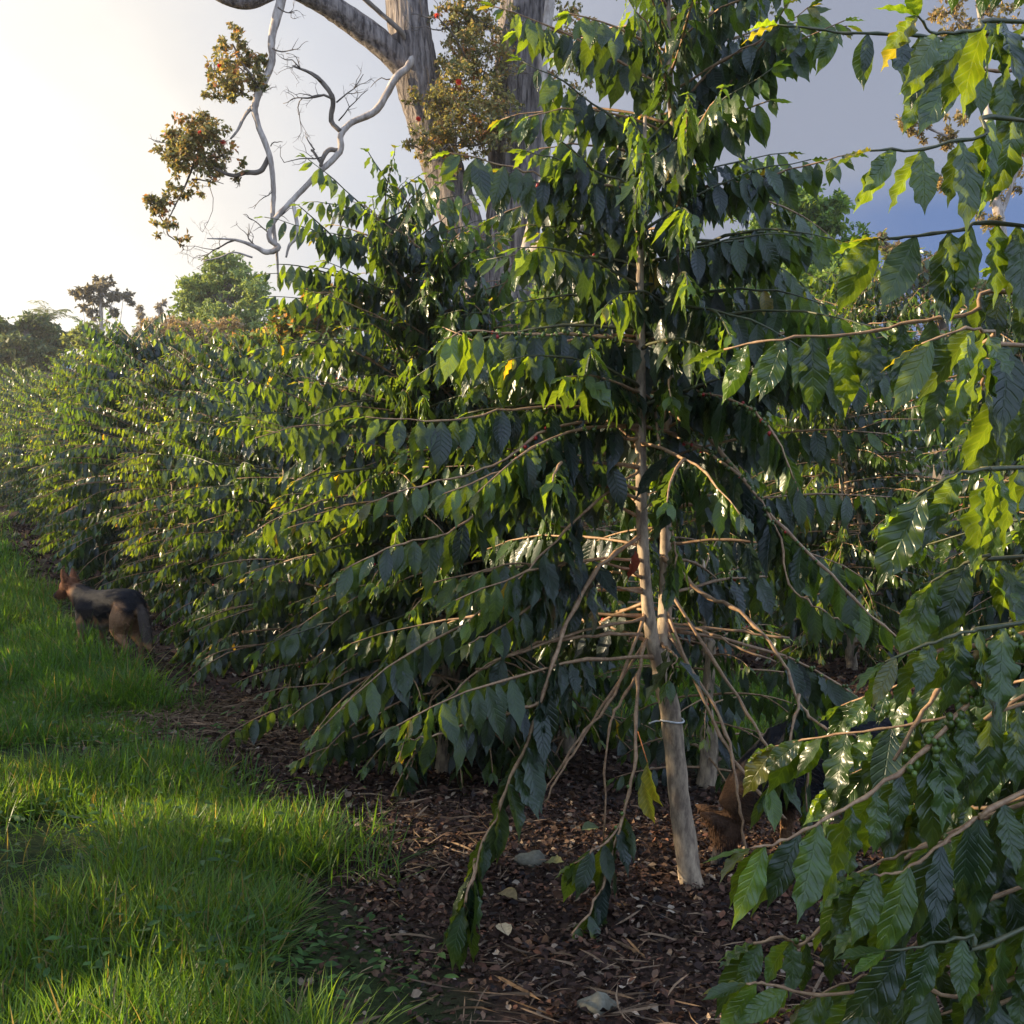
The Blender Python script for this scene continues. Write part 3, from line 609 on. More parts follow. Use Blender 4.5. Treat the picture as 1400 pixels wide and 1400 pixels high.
NB(1.1, (1340, 880, 1.9), (1295, 925, 1.88), (1255, 985, 1.86), (1222, 1040, 1.85), cut=True, rad=(.007, .004))
NB(1.0, (1400, 1100, 2.0), (1240, 1172, 2.0), (1160, 1235, 1.98), (1100, 1290, 1.95), (1070, 1282, 1.9), (1030, 1290, 1.9), t0=.72, L=.14, taper=.1, rad=(.007, .003), spacing=.06, berries=(.6, .95, 2), red=0)
NB(.95, (1400, 1270, 1.7), (1330, 1280, 1.68), (1270, 1290, 1.66), (1210, 1300, 1.65), t0=.5, L=.135, taper=.2, hang=.9, spacing=.05, shoot=True)
NB(.9, (1400, 1330, 1.75), (1250, 1350, 1.75), (1120, 1360, 1.75), (1050, 1345, 1.75), (1020, 1345, 1.75), t0=.6, L=.15, taper=.2, hang=.8, dens=.7)
NB(.8, (1400, 1360, 1.9), (1330, 1370, 1.9), (1260, 1400, 1.9), t0=.4, L=.15, taper=.2, hang=.9)
NB(1.5, (1420, 560, 2.1), (1380, 560, 2.1), (1330, 580, 2.1), t0=.4, L=.15, taper=.1, hang=1.1)
NB(1.3, (1400, 950, 2.2), (1340, 1020, 2.2), (1290, 1080, 2.2), (1250, 1100, 2.2), t0=.4, L=.15, taper=.1, hang=1.0)
NB(.9, (1400, 1180, 2.2), (1330, 1230, 2.2), (1250, 1290, 2.2), (1200, 1330, 2.2), t0=.3, L=.15, taper=.1, hang=1.1)
NB(1.35, (1400, 975, 2.3), (1300, 980, 2.35), (1200, 998, 2.4), (1110, 1010, 2.45), (1060, 1020, 2.5), t0=.4, L=.15, taper=.2, hang=.6, spacing=.05)
NB(1.3, (1400, 1030, 2.4), (1290, 1030, 2.45), (1190, 1048, 2.5), (1130, 1080, 2.55), t0=.4, L=.15, taper=.2, hang=.7, spacing=.05)
NB(1.3, (1400, 930, 2.6), (1300, 920, 2.7), (1220, 940, 2.8), (1150, 965, 2.9), t0=.4, L=.15, taper=.2, hang=.9, spacing=.05)
NB(1.2, (1400, 1090, 2.1), (1300, 1080, 2.15), (1200, 1100, 2.2), (1130, 1150, 2.2), t0=.4, L=.15, taper=.2, hang=.9, spacing=.05)
NB(1.0, (1400, 1210, 1.9), (1320, 1215, 1.88), (1240, 1235, 1.85), (1180, 1260, 1.85), t0=.45, L=.15, taper=.2, hang=.9, spacing=.05)
NB(1.1, (1400, 1140, 2.0), (1300, 1150, 1.95), (1220, 1170, 1.9), (1160, 1200, 1.9), t0=.45, L=.15, taper=.2, hang=.9, spacing=.05)
NB(.75, (1400, 1330, 2.1), (1290, 1320, 2.1), (1180, 1335, 2.1), (1110, 1365, 2.1), t0=.45, L=.15, taper=.2, hang=.8, spacing=.055)
NB(1.75, (1400, 530, 2.0), (1340, 510, 1.95), (1280, 520, 1.95), t0=.5, L=.15, taper=.1, hang=1.1, spacing=.05)
NB(2.25, (1400, 95, 2.2), (1330, 90, 2.2), (1270, 100, 2.2), t0=.5, L=.15, taper=.1, hang=1.1, spacing=.05)
TN.crown(sN, .6, 2.9, .95, node=.07, L=.15, az0=.2, prof=lambda f: .9, bare=.3, amask=lambda az, f: math.sin(az) > .35 and rng.random() < .6)
TN.crown(sN, .7, 2.9, .8, node=.18, L=.15, az0=.9, amask=lambda az, f: math.cos(az) > -.1)
TN.finish()

# --- unique trees next along the row
def auto_tree(y, label, H, rows, split, far, nstems=1, lmax=1.0, L=.15, name='coffee_tree', node=.075, x=None, lean=.0, dens=1.0, base=None, low=.42, tm=(1, 1, 1)):
    if base is None:
        x = row_x(y) if x is None else x; base = np.array([x, y, float(ground_z(x, y)) - .03])
    t = CoffeeTree(base, label, split=split, rows=rows, cols=3, far=far, spacing=.05 if split else .056); t.tm = np.array(tm)
    fork = .35
    tr = smooth_path([base, base + [.02, 0, .2], base + [0, .01, fork + .05]], 5); t.stem(tr, (.05, .042), sides=8)
    mx = 400
    for k in range(nstems):
        o = (k - (nstems - 1) / 2) * (.16 if nstems < 4 else .10); h = H * (1 - .06 * k)
        st = smooth_path([base + [0, 0, fork], base + [o * .8 + rng.normal(0, .02), rng.normal(0, .04), fork + .4], base + [o + rng.normal(0, .04) + lean * .5, rng.normal(0, .06), h * .6], base + [o * 1.5 + lean, rng.normal(0, .12), h * (1 - .12 * abs(k - (nstems - 1) * .65) / nstems * 2)]], 6)
        t.stem(st, (.034, .024, .014, .006), name='stem', sides=7)
        t.crown(st, base[2] + low, base[2] + h - .03, lmax, node=node * 1.25 if split else node * 1.6, L=L, az0=rng.uniform(0, 6), bare=.3, dens=dens, topdense=.45, ftop=.55)
    return t.finish()
auto_tree(5.9, 'bushy coffee tree in front of the big grey tree trunks, with leafy upright top', 3.05, 6, True, False, 5, .8, L=.15, node=.068, low=.3)
auto_tree(6.3, 'knee-high leafy coffee sucker filling the dark gap left of the slender trunk', 1.35, 5, False, False, 2, .6, L=.14, node=.06, x=.30, low=.12)
auto_tree(5.5, 'small shaded coffee sucker behind the slender trunk, just right of it', 1.15, 5, False, False, 1, .55, L=.14, node=.05, x=.95, low=.12)
auto_tree(6.85, 'low coffee tree crowded between the second and third trunks, mostly hidden in shade', 2.3, 5, False, False, 2, .95, L=.145, node=.085, low=.3)
auto_tree(7.8, 'coffee tree third along the row, its thin trunk showing below sagging dark branches', 2.45, 5, True, False, 3, .9, L=.145, node=.085)
# --- shared variants for the trees farther away
var = []
for k in range(4):
    v = auto_tree(0, None, [3.0, 3.25, 2.8, 3.35][k], 4, False, True, 3, .95, base=np.array([0., 0., 0.]), L=[.15, .13, .16, .14][k], node=[.062, .055, .075, .06][k], low=.25, tm=[(1, 1, 1), (1.5, 1.3, .9), (.75, .85, 1.1), (1.25, 1.15, 1.)][k])
    var.append(v)
used = [False] * 4
ORD = ['fourth', 'fifth', 'sixth', 'seventh', 'eighth', 'ninth', 'tenth', 'eleventh', 'twelfth', 'thirteenth', 'fourteenth', 'fifteenth', 'sixteenth', 'seventeenth']
def place(k, x, y, s, rz, label, group):
    k %= 4
    if used[k]: o = copy_tree(var[k])
    else: o = var[k]; used[k] = True
    o.location = (x, y, float(ground_z(x, y)) - .03); o.rotation_euler = (0, 0, rz); o.scale = (s, s, s * rng.uniform(.96, 1.04))
    o['label'] = label; o['group'] = group; return o
desc = {9.7: 'coffee tree right behind the standing dog, lower branches brushing the mulch', 13.7: 'tall coffee tree below the thin grey feathery tree on the skyline'}
ys = [9.7, 11.7, 13.7, 15.7, 17.9, 20.2, 22.6, 25.0, 27.5, 30, 33, 36]
G1 = 'coffee trees farther along the near row'
for i, y in enumerate(ys):
    s = [.86, .86, 1.12, 1.0, 1.04, .96, 1.08, .96, 1.04, 1.06, 1.0, 1.05][i]
    lab = desc.get(y, '%s coffee tree along the near row from the right foreground' % ORD[i + 1])
    place(i, row_x(y) + rng.normal(0, .08), y, s, rng.uniform(0, 6.28), lab, G1)
G2 = 'coffee trees of the row behind the grass alley'
for i, y in enumerate([5.9, 7.6, 9.3, 11.0, 12.8, 14.6, 16.5, 18.6]):
    where = ['at the right edge', 'behind the hanging right-hand branches', 'right of the tall double stems', 'directly behind the double stems', 'left of the double stems', 'behind the bushy second tree', 'behind the thick grey trunks', 'at the far left end'][i]
    place(i + 1, row_x(y) + 5.0, y, 1.0, rng.uniform(0, 6.28), 'coffee tree in the back row across the alley, %s' % where, G2)
for i, y in enumerate([11.0, 13.2, 15.4, 17.6, 19.8, 22]):
    where = ['farthest right', 'second from the right', 'third from the right', 'third from the left', 'second from the left', 'farthest left'][i]
    place(i + 2, row_x(y) + 10.2, y, 1.05, rng.uniform(0, 6.28), 'dim coffee tree in the third row back, %s of that row' % where, 'coffee trees of the third row')
for i, y in enumerate([-4.1, -2.4, -.9, .6, 2.2, 4.0, 6.1, 7.5, 8.9, 10.4, 12, 13.6, 15.2, 16.8, 18.6, 20.4, 22.4, 24.6, 27, 29.5]):
    place(i, row_x(y) - 6.3, y, [.95, 1.05, .9, 1.0, .95][i % 5], rng.uniform(0, 6.28), 'coffee tree of the row across the lawn, outside the left edge of the picture', 'coffee trees across the lawn on the left')

# ------------------------------------------------------------------ trees beyond
def clumps(mb, cl, size, col, aspect=.5, shell=.55, spread=1.0, colvar=.3, flat=1.0, sub=True):
    """leaf-sized faces through overlapping clumps: (centre, radius xyz, count)"""
    for (c, r, n) in cl:
        c = np.asarray(c); r = np.asarray(r, float) * np.ones(3); n = int(n)
        if sub:
            m = max(5, n // 28); sc = norm(rng.normal(0, 1, (m, 3))) * rng.uniform(.15, 1.08, (m, 1)) ** .6; sr = rng.uniform(.12, .30, m)
            pick = rng.integers(0, m, n); q = sc[pick] + norm(rng.normal(0, 1, (n, 3))) * (sr[pick] * rng.uniform(.35, 1.1, n))[:, None] * [1, 1, .7]
        else: q = norm(rng.normal(0, 1, (n, 3))) * rng.uniform(shell, 1, (n, 1))
        p = c + q * r
        D = norm(rng.normal(0, 1, (n, 3)) + [0, 0, -.2]); Nn = rng.normal(0, 1, (n, 3)) + [0, 0, .8]
        L = size * rng.uniform(.6, 1.3, n)
        cc = np.asarray(col, float)
        if cc.ndim == 2: tint = cc[rng.integers(0, len(cc), n)]
        else: tint = np.broadcast_to(cc, (n, 3))
        tint = tint * rng.uniform(1 - colvar, 1 + colvar, (n, 1))
        leaves(mb, p, D, Nn, L, L * aspect, tint * 1.5, rows=2, cols=3, curl=.2, fold=.3, wave=0, tip=False)

def px_clump(px, py, Y, rpx, n, ry=None, dy=0):
    r = rpx / F * Y; return (P(px, py, Y) + [0, dy, 0], (r, r, (ry or rpx) / F * Y), n)

def twigs(mb, start, d, length, r, depth, col=None):
    d = norm(d); p = [np.asarray(start, float)]; n = 5
    for i in range(n):
        d = norm(d + rng.normal(0, .28, 3)); p.append(p[-1] + d * length / n)
    tube(mb, np.array(p), (r, r * .4), 4)
    if depth > 0:
        for _ in range(3):
            k = rng.integers(1, n + 1); twigs(mb, p[k], d + rng.normal(0, .7, 3), length * rng.uniform(.4, .7), r * .5, depth - 1)

def ohia():
    YO = 14.0; base = P(690, 806, YO)
    root = empty('tall_tree', base, 'huge old tree with shaggy grey forked trunks and twisted bare limbs behind the row', 'tree')
    def T(pts, rad, mat, name, sides=14, n=6, jit=.05, fl=0):
        mb = MB(); tube(mb, smooth_path([P(*q) for q in pts], n), rad, sides, jitter=jit, flute=fl); return mb.build(name, mat, root, base)
    T([(690, 812, 14), (682, 640, 14), (690, 500, 14), (700, 350, 14), (704, 200, 14.1), (710, 100, 14.1), (717, 0, 14.2), (724, -150, 14.3), (740, -350, 14.5)], (.50, .42, .36, .33, .32, .30, .28, .22), M_ohia, 'trunk', 56, 14, .015, .035)
    T([(690, 560, 14), (668, 430, 13.95), (640, 330, 13.9), (612, 250, 13.9), (590, 180, 13.9), (568, 90, 13.8), (556, 0, 13.8), (545, -150, 13.7)], (.26, .25, .24, .25, .27, .25, .22), M_ohia, 'fork', 48, 12, .015, .035)
    T([(702, 400, 13.8), (722, 330, 13.6), (742, 250, 13.6), (746, 180, 13.6), (742, 90, 13.7), (752, 0, 13.7), (760, -100, 13.7)], (.07, .07, .06, .06, .06), M_limb, 'limb')
    T([(695, 400, 13.8), (722, 352, 13.5), (760, 325, 13.2), (820, 300, 13)], (.10, .085, .07, .04), M_limb, 'limb')
    l1 = T([(580, 140, 13.9), (545, 82, 13.7), (485, 32, 13.5), (430, -2, 13.3), (385, -16, 13.2), (340, 2, 13.1), (300, -6, 13.0), (250, -40, 13)], (.17, .16, .14, .11, .09, .07, .04), M_ohia, 'limb', 28, 8, .02, .03)
    l2 = T([(388, -14, 13.2), (372, 50, 13.1), (371, 88, 13.1), (350, 138, 13.0), (352, 168, 13.0), (369, 215, 13.0), (374, 262, 13.0), (373, 300, 13.0), (379, 350, 13), (380, 392, 13)], (0.056, 0.046, 0.041, 0.044, 0.033, 0.033, 0.027, 0.027, 0.016, 0.009), M_limb, 'limb', 9, 6, .08)
    l3 = T([(566, 75, 13.6), (557, 92, 13.5), (540, 108, 13.4), (515, 150, 13.3), (480, 168, 13.2), (466, 185, 13.1), (464, 208, 13.1), (432, 240, 13.0), (402, 272, 12.95), (376, 300, 12.9), (368, 325, 12.9), (381, 338, 12.9), (365, 345, 12.9), (350, 338, 12.9), (322, 328, 12.9), (283, 326, 12.9)], (0.048, 0.044, 0.044, 0.041, 0.037, 0.037, 0.037, 0.033, 0.030, 0.030, 0.033, 0.033, 0.026, 0.016, 0.006), M_limb, 'limb', 9, 5, .08)
    T([(560, 85, 13.6), (558, 60, 13.6), (545, 40, 13.5), (520, 18, 13.5), (495, -4, 13.4), (470, -20, 13.4)], (.04, .035, .03, .03, .02), M_gbark, 'limb', 7)
    T([(400, 275, 12.95), (405, 300, 12.9), (407, 322, 12.9), (396, 335, 12.9), (391, 352, 12.9)], (.022, .022, .02, .012), M_limb, 'limb', 6)
    T([(345, 352, 12.9), (320, 345, 12.8), (300, 352, 12.8), (278, 357, 12.8)], (.012, .008), M_limb, 'limb', 5)
    T([(466, 180, 13.1), (453, 165, 13.1), (455, 135, 13.0), (440, 112, 13.0), (425, 100, 13), (400, 90, 13)], (.03, .03, .028, .012), M_gbark, 'limb', 6)
    T([(462, 206, 13.1), (450, 205, 13.1), (442, 215, 13.0), (438, 228, 13.0)], (.03, .03, .02), M_gbark, 'limb', 6)
    T([(440, 225, 13.0), (428, 207, 13), (425, 206, 13)], (.02, .012), M_gbark, 'limb', 5)
    T([(350, 140, 13.0), (335, 158, 13), (325, 178, 13), (315, 190, 13)], (.025, .012), M_limb, 'limb', 5)
    T([(368, 214, 13.0), (356, 234, 13), (335, 236, 13), (318, 240, 13), (290, 228, 13), (268, 205, 13)], (.03, .03, .02, .01), M_gbark, 'limb', 6)
    T([(352, 135, 13.0), (348, 110, 13), (332, 88, 13), (318, 60, 13)], (.022, .01), M_gbark, 'limb', 5)
    T([(268, 215, 13.0), (255, 250, 13), (240, 280, 13), (228, 305, 13)], (.015, .006), M_gbark, 'limb', 5)
    tw = MB()
    for px, py, dx, dz, ln, r, dp in ((455, 135, -1, .6, .55, .016, 3), (440, 112, -1, .3, .5, .014, 3), (460, 140, .6, 1, .5, .012, 2), (463, 165, .9, .6, .5, .010, 2), (440, 215, -1, -.2, .45, .01, 2), (430, 205, -.8, .5, .3, .01, 1),
                                (372, 66, 1, .2, .3, .01, 1), (372, 262, -.3, -.6, .3, .008, 1), (322, 328, -1, .1, .5, .012, 3), (350, 338, -1, .6, .4, .012, 2), (300, 340, -1, -.2, .4, .006, 2), (290, 240, .1, -1, .7, .006, 3), (535, 108, -1, .1, .3, .008, 0),
                                (375, 300, .8, .5, .25, .01, 1), (368, 320, -.6, .8, .3, .01, 1), (435, 250, .1, .8, .15, .015, 0), (370, 200, .7, .3, .2, .008, 0), (640, 100, .2, 1, .8, .02, 2), (690, 190, -1, .1, .8, .02, 3), (380, 10, .7, -.2, .3, .01, 2), (720, 60, -.5, -.3, .5, .008, 3), (730, 100, -.6, .3, .4, .008, 3)):
        tw = MB(); twigs(tw, P(px, py, 12.98 if px < 500 else 13.5), np.array([dx, rng.normal(0, .4), dz]), ln, r, dp); tw.build('twig', M_gbark, root, base)
    cols = np.array([[.085, .085, .035], [.12, .115, .04], [.14, .11, .045], [.07, .08, .03], [.19, .13, .06], [.19, .18, .075]])
    red = np.array([[.30, .13, .06], [.22, .14, .05], [.15, .12, .04]])
    for grp in (((322, 45, 13, 14, 70), (318, 72, 13, 22, 220), (310, 98, 13, 30, 420), (335, 118, 13, 28, 330), (300, 122, 13, 22, 170), (348, 85, 13, 18, 120), (355, 118, 13, 12, 80)),
                ((262, 178, 13, 34, 520), (245, 205, 13, 30, 460), (285, 200, 13, 34, 520), (262, 228, 13, 34, 420), (296, 232, 13, 20, 150), (240, 195, 13, 22, 200), (330, 235, 13, 14, 60)),
                ((218, 285, 13, 20, 190), (240, 272, 13, 20, 160), (228, 308, 13, 16, 110), (206, 278, 13, 11, 50), (252, 330, 13, 10, 30)),
                ((625, 25, 13.6, 38, 620), (655, 70, 13.6, 48, 1000), (640, 115, 13.5, 52, 1100), (612, 150, 13.3, 46, 950), (650, 175, 13.3, 44, 800), (590, 190, 13.2, 30, 380), (680, 160, 13.4, 40, 500), (660, 25, 13.6, 38, 500), (620, 205, 13.3, 24, 160)),
                ((775, 45, 14.0, 40, 500), (770, 120, 14, 35, 300), (1000, -5, 14, 50, 300))):
        mb = MB(); clumps(mb, [px_clump(a, b, c, d * 1.12, e * 1.7) for a, b, c, d, e in grp], .058, cols, aspect=.55)
        clumps(mb, [px_clump(a, b - 4, c, d * .9, e * .12) for a, b, c, d, e in grp], .07, red, aspect=.55)
        mb.build('foliage', M_tree_leaf, root, base)
        for a, b, c, d, e in grp:
            tw = MB(); twigs(tw, P(a, b, c) - [0, 0, d / F * c * .5], rng.normal(0, 1, 3) + [0, 0, .6], d / F * c * 1.3, .010, 2); tw.build('twig', M_gbark, root, base)
    for px, py, r in ((627, 112, .06), (572, 163, .05), (597, 22, .05), (275, 182, .06), (305, 195, .06), (228, 185, .05), (300, 90, .04)):
        mb = MB(); n = 130; d = norm(rng.normal(0, 1, (n, 3)) + [0, 0, .3]); r *= .75; leaves(mb, np.repeat([P(px, py, 13.0)], n, 0) , d, rng.normal(0, 1, (n, 3)), np.full(n, r), np.full(n, .008), np.broadcast_to([.55, .06, .04], (n, 3)), 2, 2, tip=False)
        mb.build('blossom', M_tree_leaf, root, base)
ohia()

def bg_tree(name, label, px, Y, base_r, cl, leaf, col, limb_to=True, cat='tree', bark=None, aspect=.5, ptop=None, lr=.35, z0=None, colvar=.3):
    base = P(px, 700, Y); base[2] = float(ground_z(base[0], Y)) - .1
    root = empty(name, base, label, cat)
    mb = MB(); c0 = np.mean([c[0] for c in cl], 0); top = max(cl, key=lambda c: c[0][2])[0]
    path = smooth_path([base, base * .5 + np.array([c0[0], c0[1], base[2] + (c0[2] - base[2]) * .5]) * .5 + [0, 0, 0], c0, top], 6)
    tube(mb, path, (base_r, base_r * .75, base_r * .5, base_r * .15), 8, jitter=.05); mb.build('trunk', bark or M_gbark, root, base)
    lb = MB()
    for (c, r, n) in cl:
        k = rng.integers(4, len(path) - 3); s = path[k]; mid = s * .5 + np.asarray(c) * .5 + [0, 0, -.05 * np.linalg.norm(c - s)]
        pth = smooth_path([s, mid, c], 5); tube(lb, pth, (base_r * lr, base_r * .08), 5)
        for _ in range(4): 
            q = rng.integers(3, len(pth)); twigs(lb, pth[q], rng.normal(0, 1, 3), float(np.mean(r)) * .7, base_r * .08, 1)
    lb.build('limbs', bark or M_gbark, root, base)
    fb = MB(); clumps(fb, cl, leaf, col, aspect, colvar=colvar); fb.build('crown', M_tree_leaf, root, base)
    return root
def blob(px, py, Y, rx, ry, n, k=7):
    """an uneven crown from several clumps inside an ellipse"""
    out = []
    for i in range(k):
        a = rng.uniform(0, 6.28); q = rng.uniform(.15, .8); s = rng.uniform(.32, .5)
        out.append(px_clump(px + math.cos(a) * rx * q, py + math.sin(a) * ry * q, Y + rng.uniform(-1, 1) * rx / F * Y * .6, rx * s, n / k, ry * s))
    return out
bg_tree('broad_tree', 'bright green rounded tree rising over the row below the hanging bare limb', 310, 38, .3, [px_clump(308, 372, 38, 34, 3000, 26), px_clump(275, 400, 38, 34, 3000, 26), px_clump(330, 398, 38, 38, 3200, 28), px_clump(262, 435, 38, 30, 2400, 26), px_clump(300, 440, 37, 40, 3000, 28), px_clump(348, 400, 37, 24, 700, 24), px_clump(345, 440, 37, 32, 2200, 30), px_clump(252, 460, 38, 20, 500, 20)],
        .16, np.array([[.12, .16, .05], [.085, .12, .035], [.15, .19, .06]]))
bg_tree('brown_shrub', 'dull brownish leafless-looking bush between the bright green tree and the coffee row', 280, 30, .12, blob(275, 465, 30, 85, 40, 6500, 10), .14, np.array([[.16, .12, .07], [.12, .10, .05], [.2, .14, .09]]))
bg_tree('red_tipped_shrub', 'dense shrub with orange-red young leaves left of the forked trunks', 415, 17, .12, blob(425, 430, 17, 50, 40, 3200) + blob(360, 470, 17.5, 60, 40, 3400) + blob(300, 520, 18, 60, 40, 2600) + blob(470, 420, 17, 35, 40, 1500), .12,
        np.array([[.07, .12, .025], [.10, .14, .03], [.05, .09, .02], [.22, .11, .035], [.18, .15, .035]]))
bg_tree('spreading_tree', 'dark flat-topped spreading tree on the far left skyline', 20, 45, .35, [px_clump(10, 455, 45, 34, 1500, 20), px_clump(50, 445, 45, 30, 1300, 15), px_clump(75, 465, 45, 24, 1000, 14), px_clump(30, 478, 44, 42, 1700, 22), px_clump(-20, 460, 45, 40, 1200, 26), px_clump(20, 500, 44, 44, 1600, 24), px_clump(62, 490, 44, 22, 900, 14)],
        .24, np.array([[.035, .055, .025], [.05, .07, .03], [.07, .08, .03]]))
bg_tree('slender_tree', 'thin grey feathery tree standing alone on the left skyline', 143, 50, .13, [px_clump(141, 388, 50, 15, 380, 12), px_clump(125, 398, 50, 17, 300, 9), px_clump(155, 405, 50, 14, 260, 8), px_clump(110, 402, 50, 9, 120, 5), px_clump(169, 403, 50, 9, 130, 6), px_clump(176, 411, 50, 5, 60, 4), px_clump(135, 412, 50, 14, 240, 8), px_clump(113, 419, 50, 6, 80, 4), px_clump(100, 399, 50, 5, 50, 3), px_clump(158, 426, 50, 8, 120, 5), px_clump(130, 430, 50, 10, 150, 6)],
        .22, np.array([[.10, .09, .075], [.14, .12, .09], [.07, .065, .05]]), bark=M_limb)
bg_tree('yellow_green_tree', 'pale yellow-green low tree below the thin feathery tree', 118, 42, .2, blob(112, 462, 42, 34, 26, 2600) + blob(140, 470, 42, 30, 20, 1500), .2, np.array([[.15, .17, .05], [.11, .13, .04]]))
for px, py, lab in ((192, 432, 'faint wispy tree, left of a pair on the skyline'), (218, 428, 'faint wispy tree, right of a pair on the skyline')):
    bg_tree('wispy_tree', lab, px, 75, .1, [px_clump(px, py - 8, 75, 7, 160, 12), px_clump(px + 1, py + 14, 75, 10, 220, 14), px_clump(px - 3, py + 36, 75, 16, 300, 16)], .3, np.array([[.14, .12, .10], [.10, .09, .08]]), bark=M_limb)
bg_tree('backing_tree', 'greyish brown treetops filling in behind the wispy pair', 215, 60, .2, blob(215, 475, 60, 50, 22, 2600) + blob(170, 480, 60, 30, 18, 1200), .3, np.array([[.13, .12, .08], [.09, .10, .05]]))
bg_tree('green_hill_tree', 'rounded mid-green tree seen right of the double stems against the dark cloud', 1110, 24, .25, [px_clump(1105, 290, 24, 50, 2600, 34), px_clump(1075, 340, 24, 55, 2600, 45), px_clump(1140, 345, 24, 52, 2600, 45), px_clump(1110, 400, 23.5, 75, 3400, 50), px_clump(1160, 400, 24, 40, 1700, 50), px_clump(1035, 250, 24, 34, 1100, 30), px_clump(1040, 300, 24, 40, 1300, 40)],
        .15, np.array([[.075, .13, .022], [.055, .10, .02], [.12, .17, .03]]))
bg_tree('brown_tinged_tree', 'dull green and brown tree behind the hanging branches at the right', 1290, 28, .25, blob(1260, 400, 28, 85, 55, 5200, 9) + blob(1370, 420, 28, 70, 60, 3600, 7) + blob(1215, 360, 28, 30, 40, 1200, 5), .15, np.array([[.10, .11, .04], [.16, .11, .06], [.07, .10, .03]]))
bg_tree('inner_shrub', 'fine-leaved sunlit shrub seen through the gap left of the double stems', 800, 12, .09, blob(790, 400, 12, 90, 60, 4600, 9) + blob(740, 450, 12.2, 60, 40, 1800, 5), .11, np.array([[.06, .12, .02], [.09, .15, .03], [.14, .16, .03]]))
bg_tree('pale_shrub', 'pale green sunlit shrub behind the right side of the tall coffee crown', 990, 12.5, .09, blob(1000, 430, 12.5, 80, 55, 4600, 9) + blob(1060, 500, 12.5, 60, 45, 1800, 5), .10, np.array([[.08, .14, .03], [.12, .17, .05], [.16, .16, .05]]))
def right_ohia():
    Y = 18; base = P(1385, 700, Y); base[2] = float(ground_z(base[0], Y)) - .1
    root = empty('slender_tree', base, 'slender pale-stemmed tree with small brown leaf tufts at the top right', 'tree')
    def T(pts, rad, name='limb'):
        mb = MB(); tube(mb, smooth_path([P(*q) for q in pts], 6), rad, 8, jitter=.05); mb.build(name, M_limb, root, base)
    T([(1385, 760, 18), (1380, 500, 18), (1368, 320, 18), (1358, 250, 18), (1352, 180, 18), (1345, 60, 18), (1330, -40, 18)], (.14, .11, .08, .07, .05, .03), 'trunk')
    T([(1358, 260, 18), (1340, 225, 18), (1310, 195, 18), (1280, 180, 18), (1245, 165, 18)], (.04, .03, .012))
    T([(1366, 300, 18), (1385, 250, 18), (1400, 200, 18)], (.04, .02)); T([(1360, 270, 18), (1330, 245, 18), (1310, 240, 18)], (.03, .01)); T([(1348, 100, 18), (1320, 40, 18), (1290, 10, 18)], (.03, .012))
    mb = MB(); col = np.array([[.12, .10, .04], [.18, .13, .05], [.09, .08, .03], [.25, .17, .08]])
    clumps(mb, [px_clump(*q) for q in ((1243, 160, 18, 17, 260), (1258, 178, 18, 16, 200), (1290, 195, 18, 14, 120), (1300, 165, 18, 22, 220), (1320, 235, 18, 24, 260), (1290, 250, 18, 16, 120), (1345, 225, 18, 26, 280), (1380, 250, 18, 30, 360), (1395, 190, 18, 30, 300), (1320, 15, 18, 40, 560), (1370, 25, 18, 40, 560), (1290, 5, 18, 22, 180), (1345, 300, 18, 22, 160))], .09, col, aspect=.5)
    mb.build('crown', M_tree_leaf, root, base)
right_ohia()

def palm():
    Y = 55; base = P(68, 700, Y); base[2] = float(ground_z(base[0], Y)) - .1; top = P(66, 440, Y)
    root = empty('palm_tree', base, 'small palm with upright fronds poking above the dark spreading tree', 'palm')
    mb = MB(); tube(mb, smooth_path([base, (base + top) / 2 + [.1, 0, 0], top], 6), (.2, .13), 8); mb.build('trunk', M_gbark, root, base)
    for k in range(11):
        az = k * 2.4; el = rng.uniform(.7, 1.4); p = arc(top, az, el, rng.uniform(1.1, 1.7), 1.1, 8); mb = MB(); tube(mb, p, (.02, .008), 4)
        s = np.linspace(.1, 1, 18); q = np.stack([np.interp(s, np.linspace(0, 1, 9), p[:, i]) for i in range(3)], -1)
        T = norm(np.gradient(q, axis=0)); sd = norm(np.cross(T, [0, 0, 1.]))
        for sg in (-1, 1): leaves(mb, q, sd * sg + T * .7 - [0, 0, .3], np.tile([0, 0, 1.], (18, 1)), np.full(18, .4), np.full(18, .05), np.tile([.13, .15, .06], (18, 1)), 3, 2, tip=False)
        mb.build('frond', M_tree_leaf, root, base)
palm()

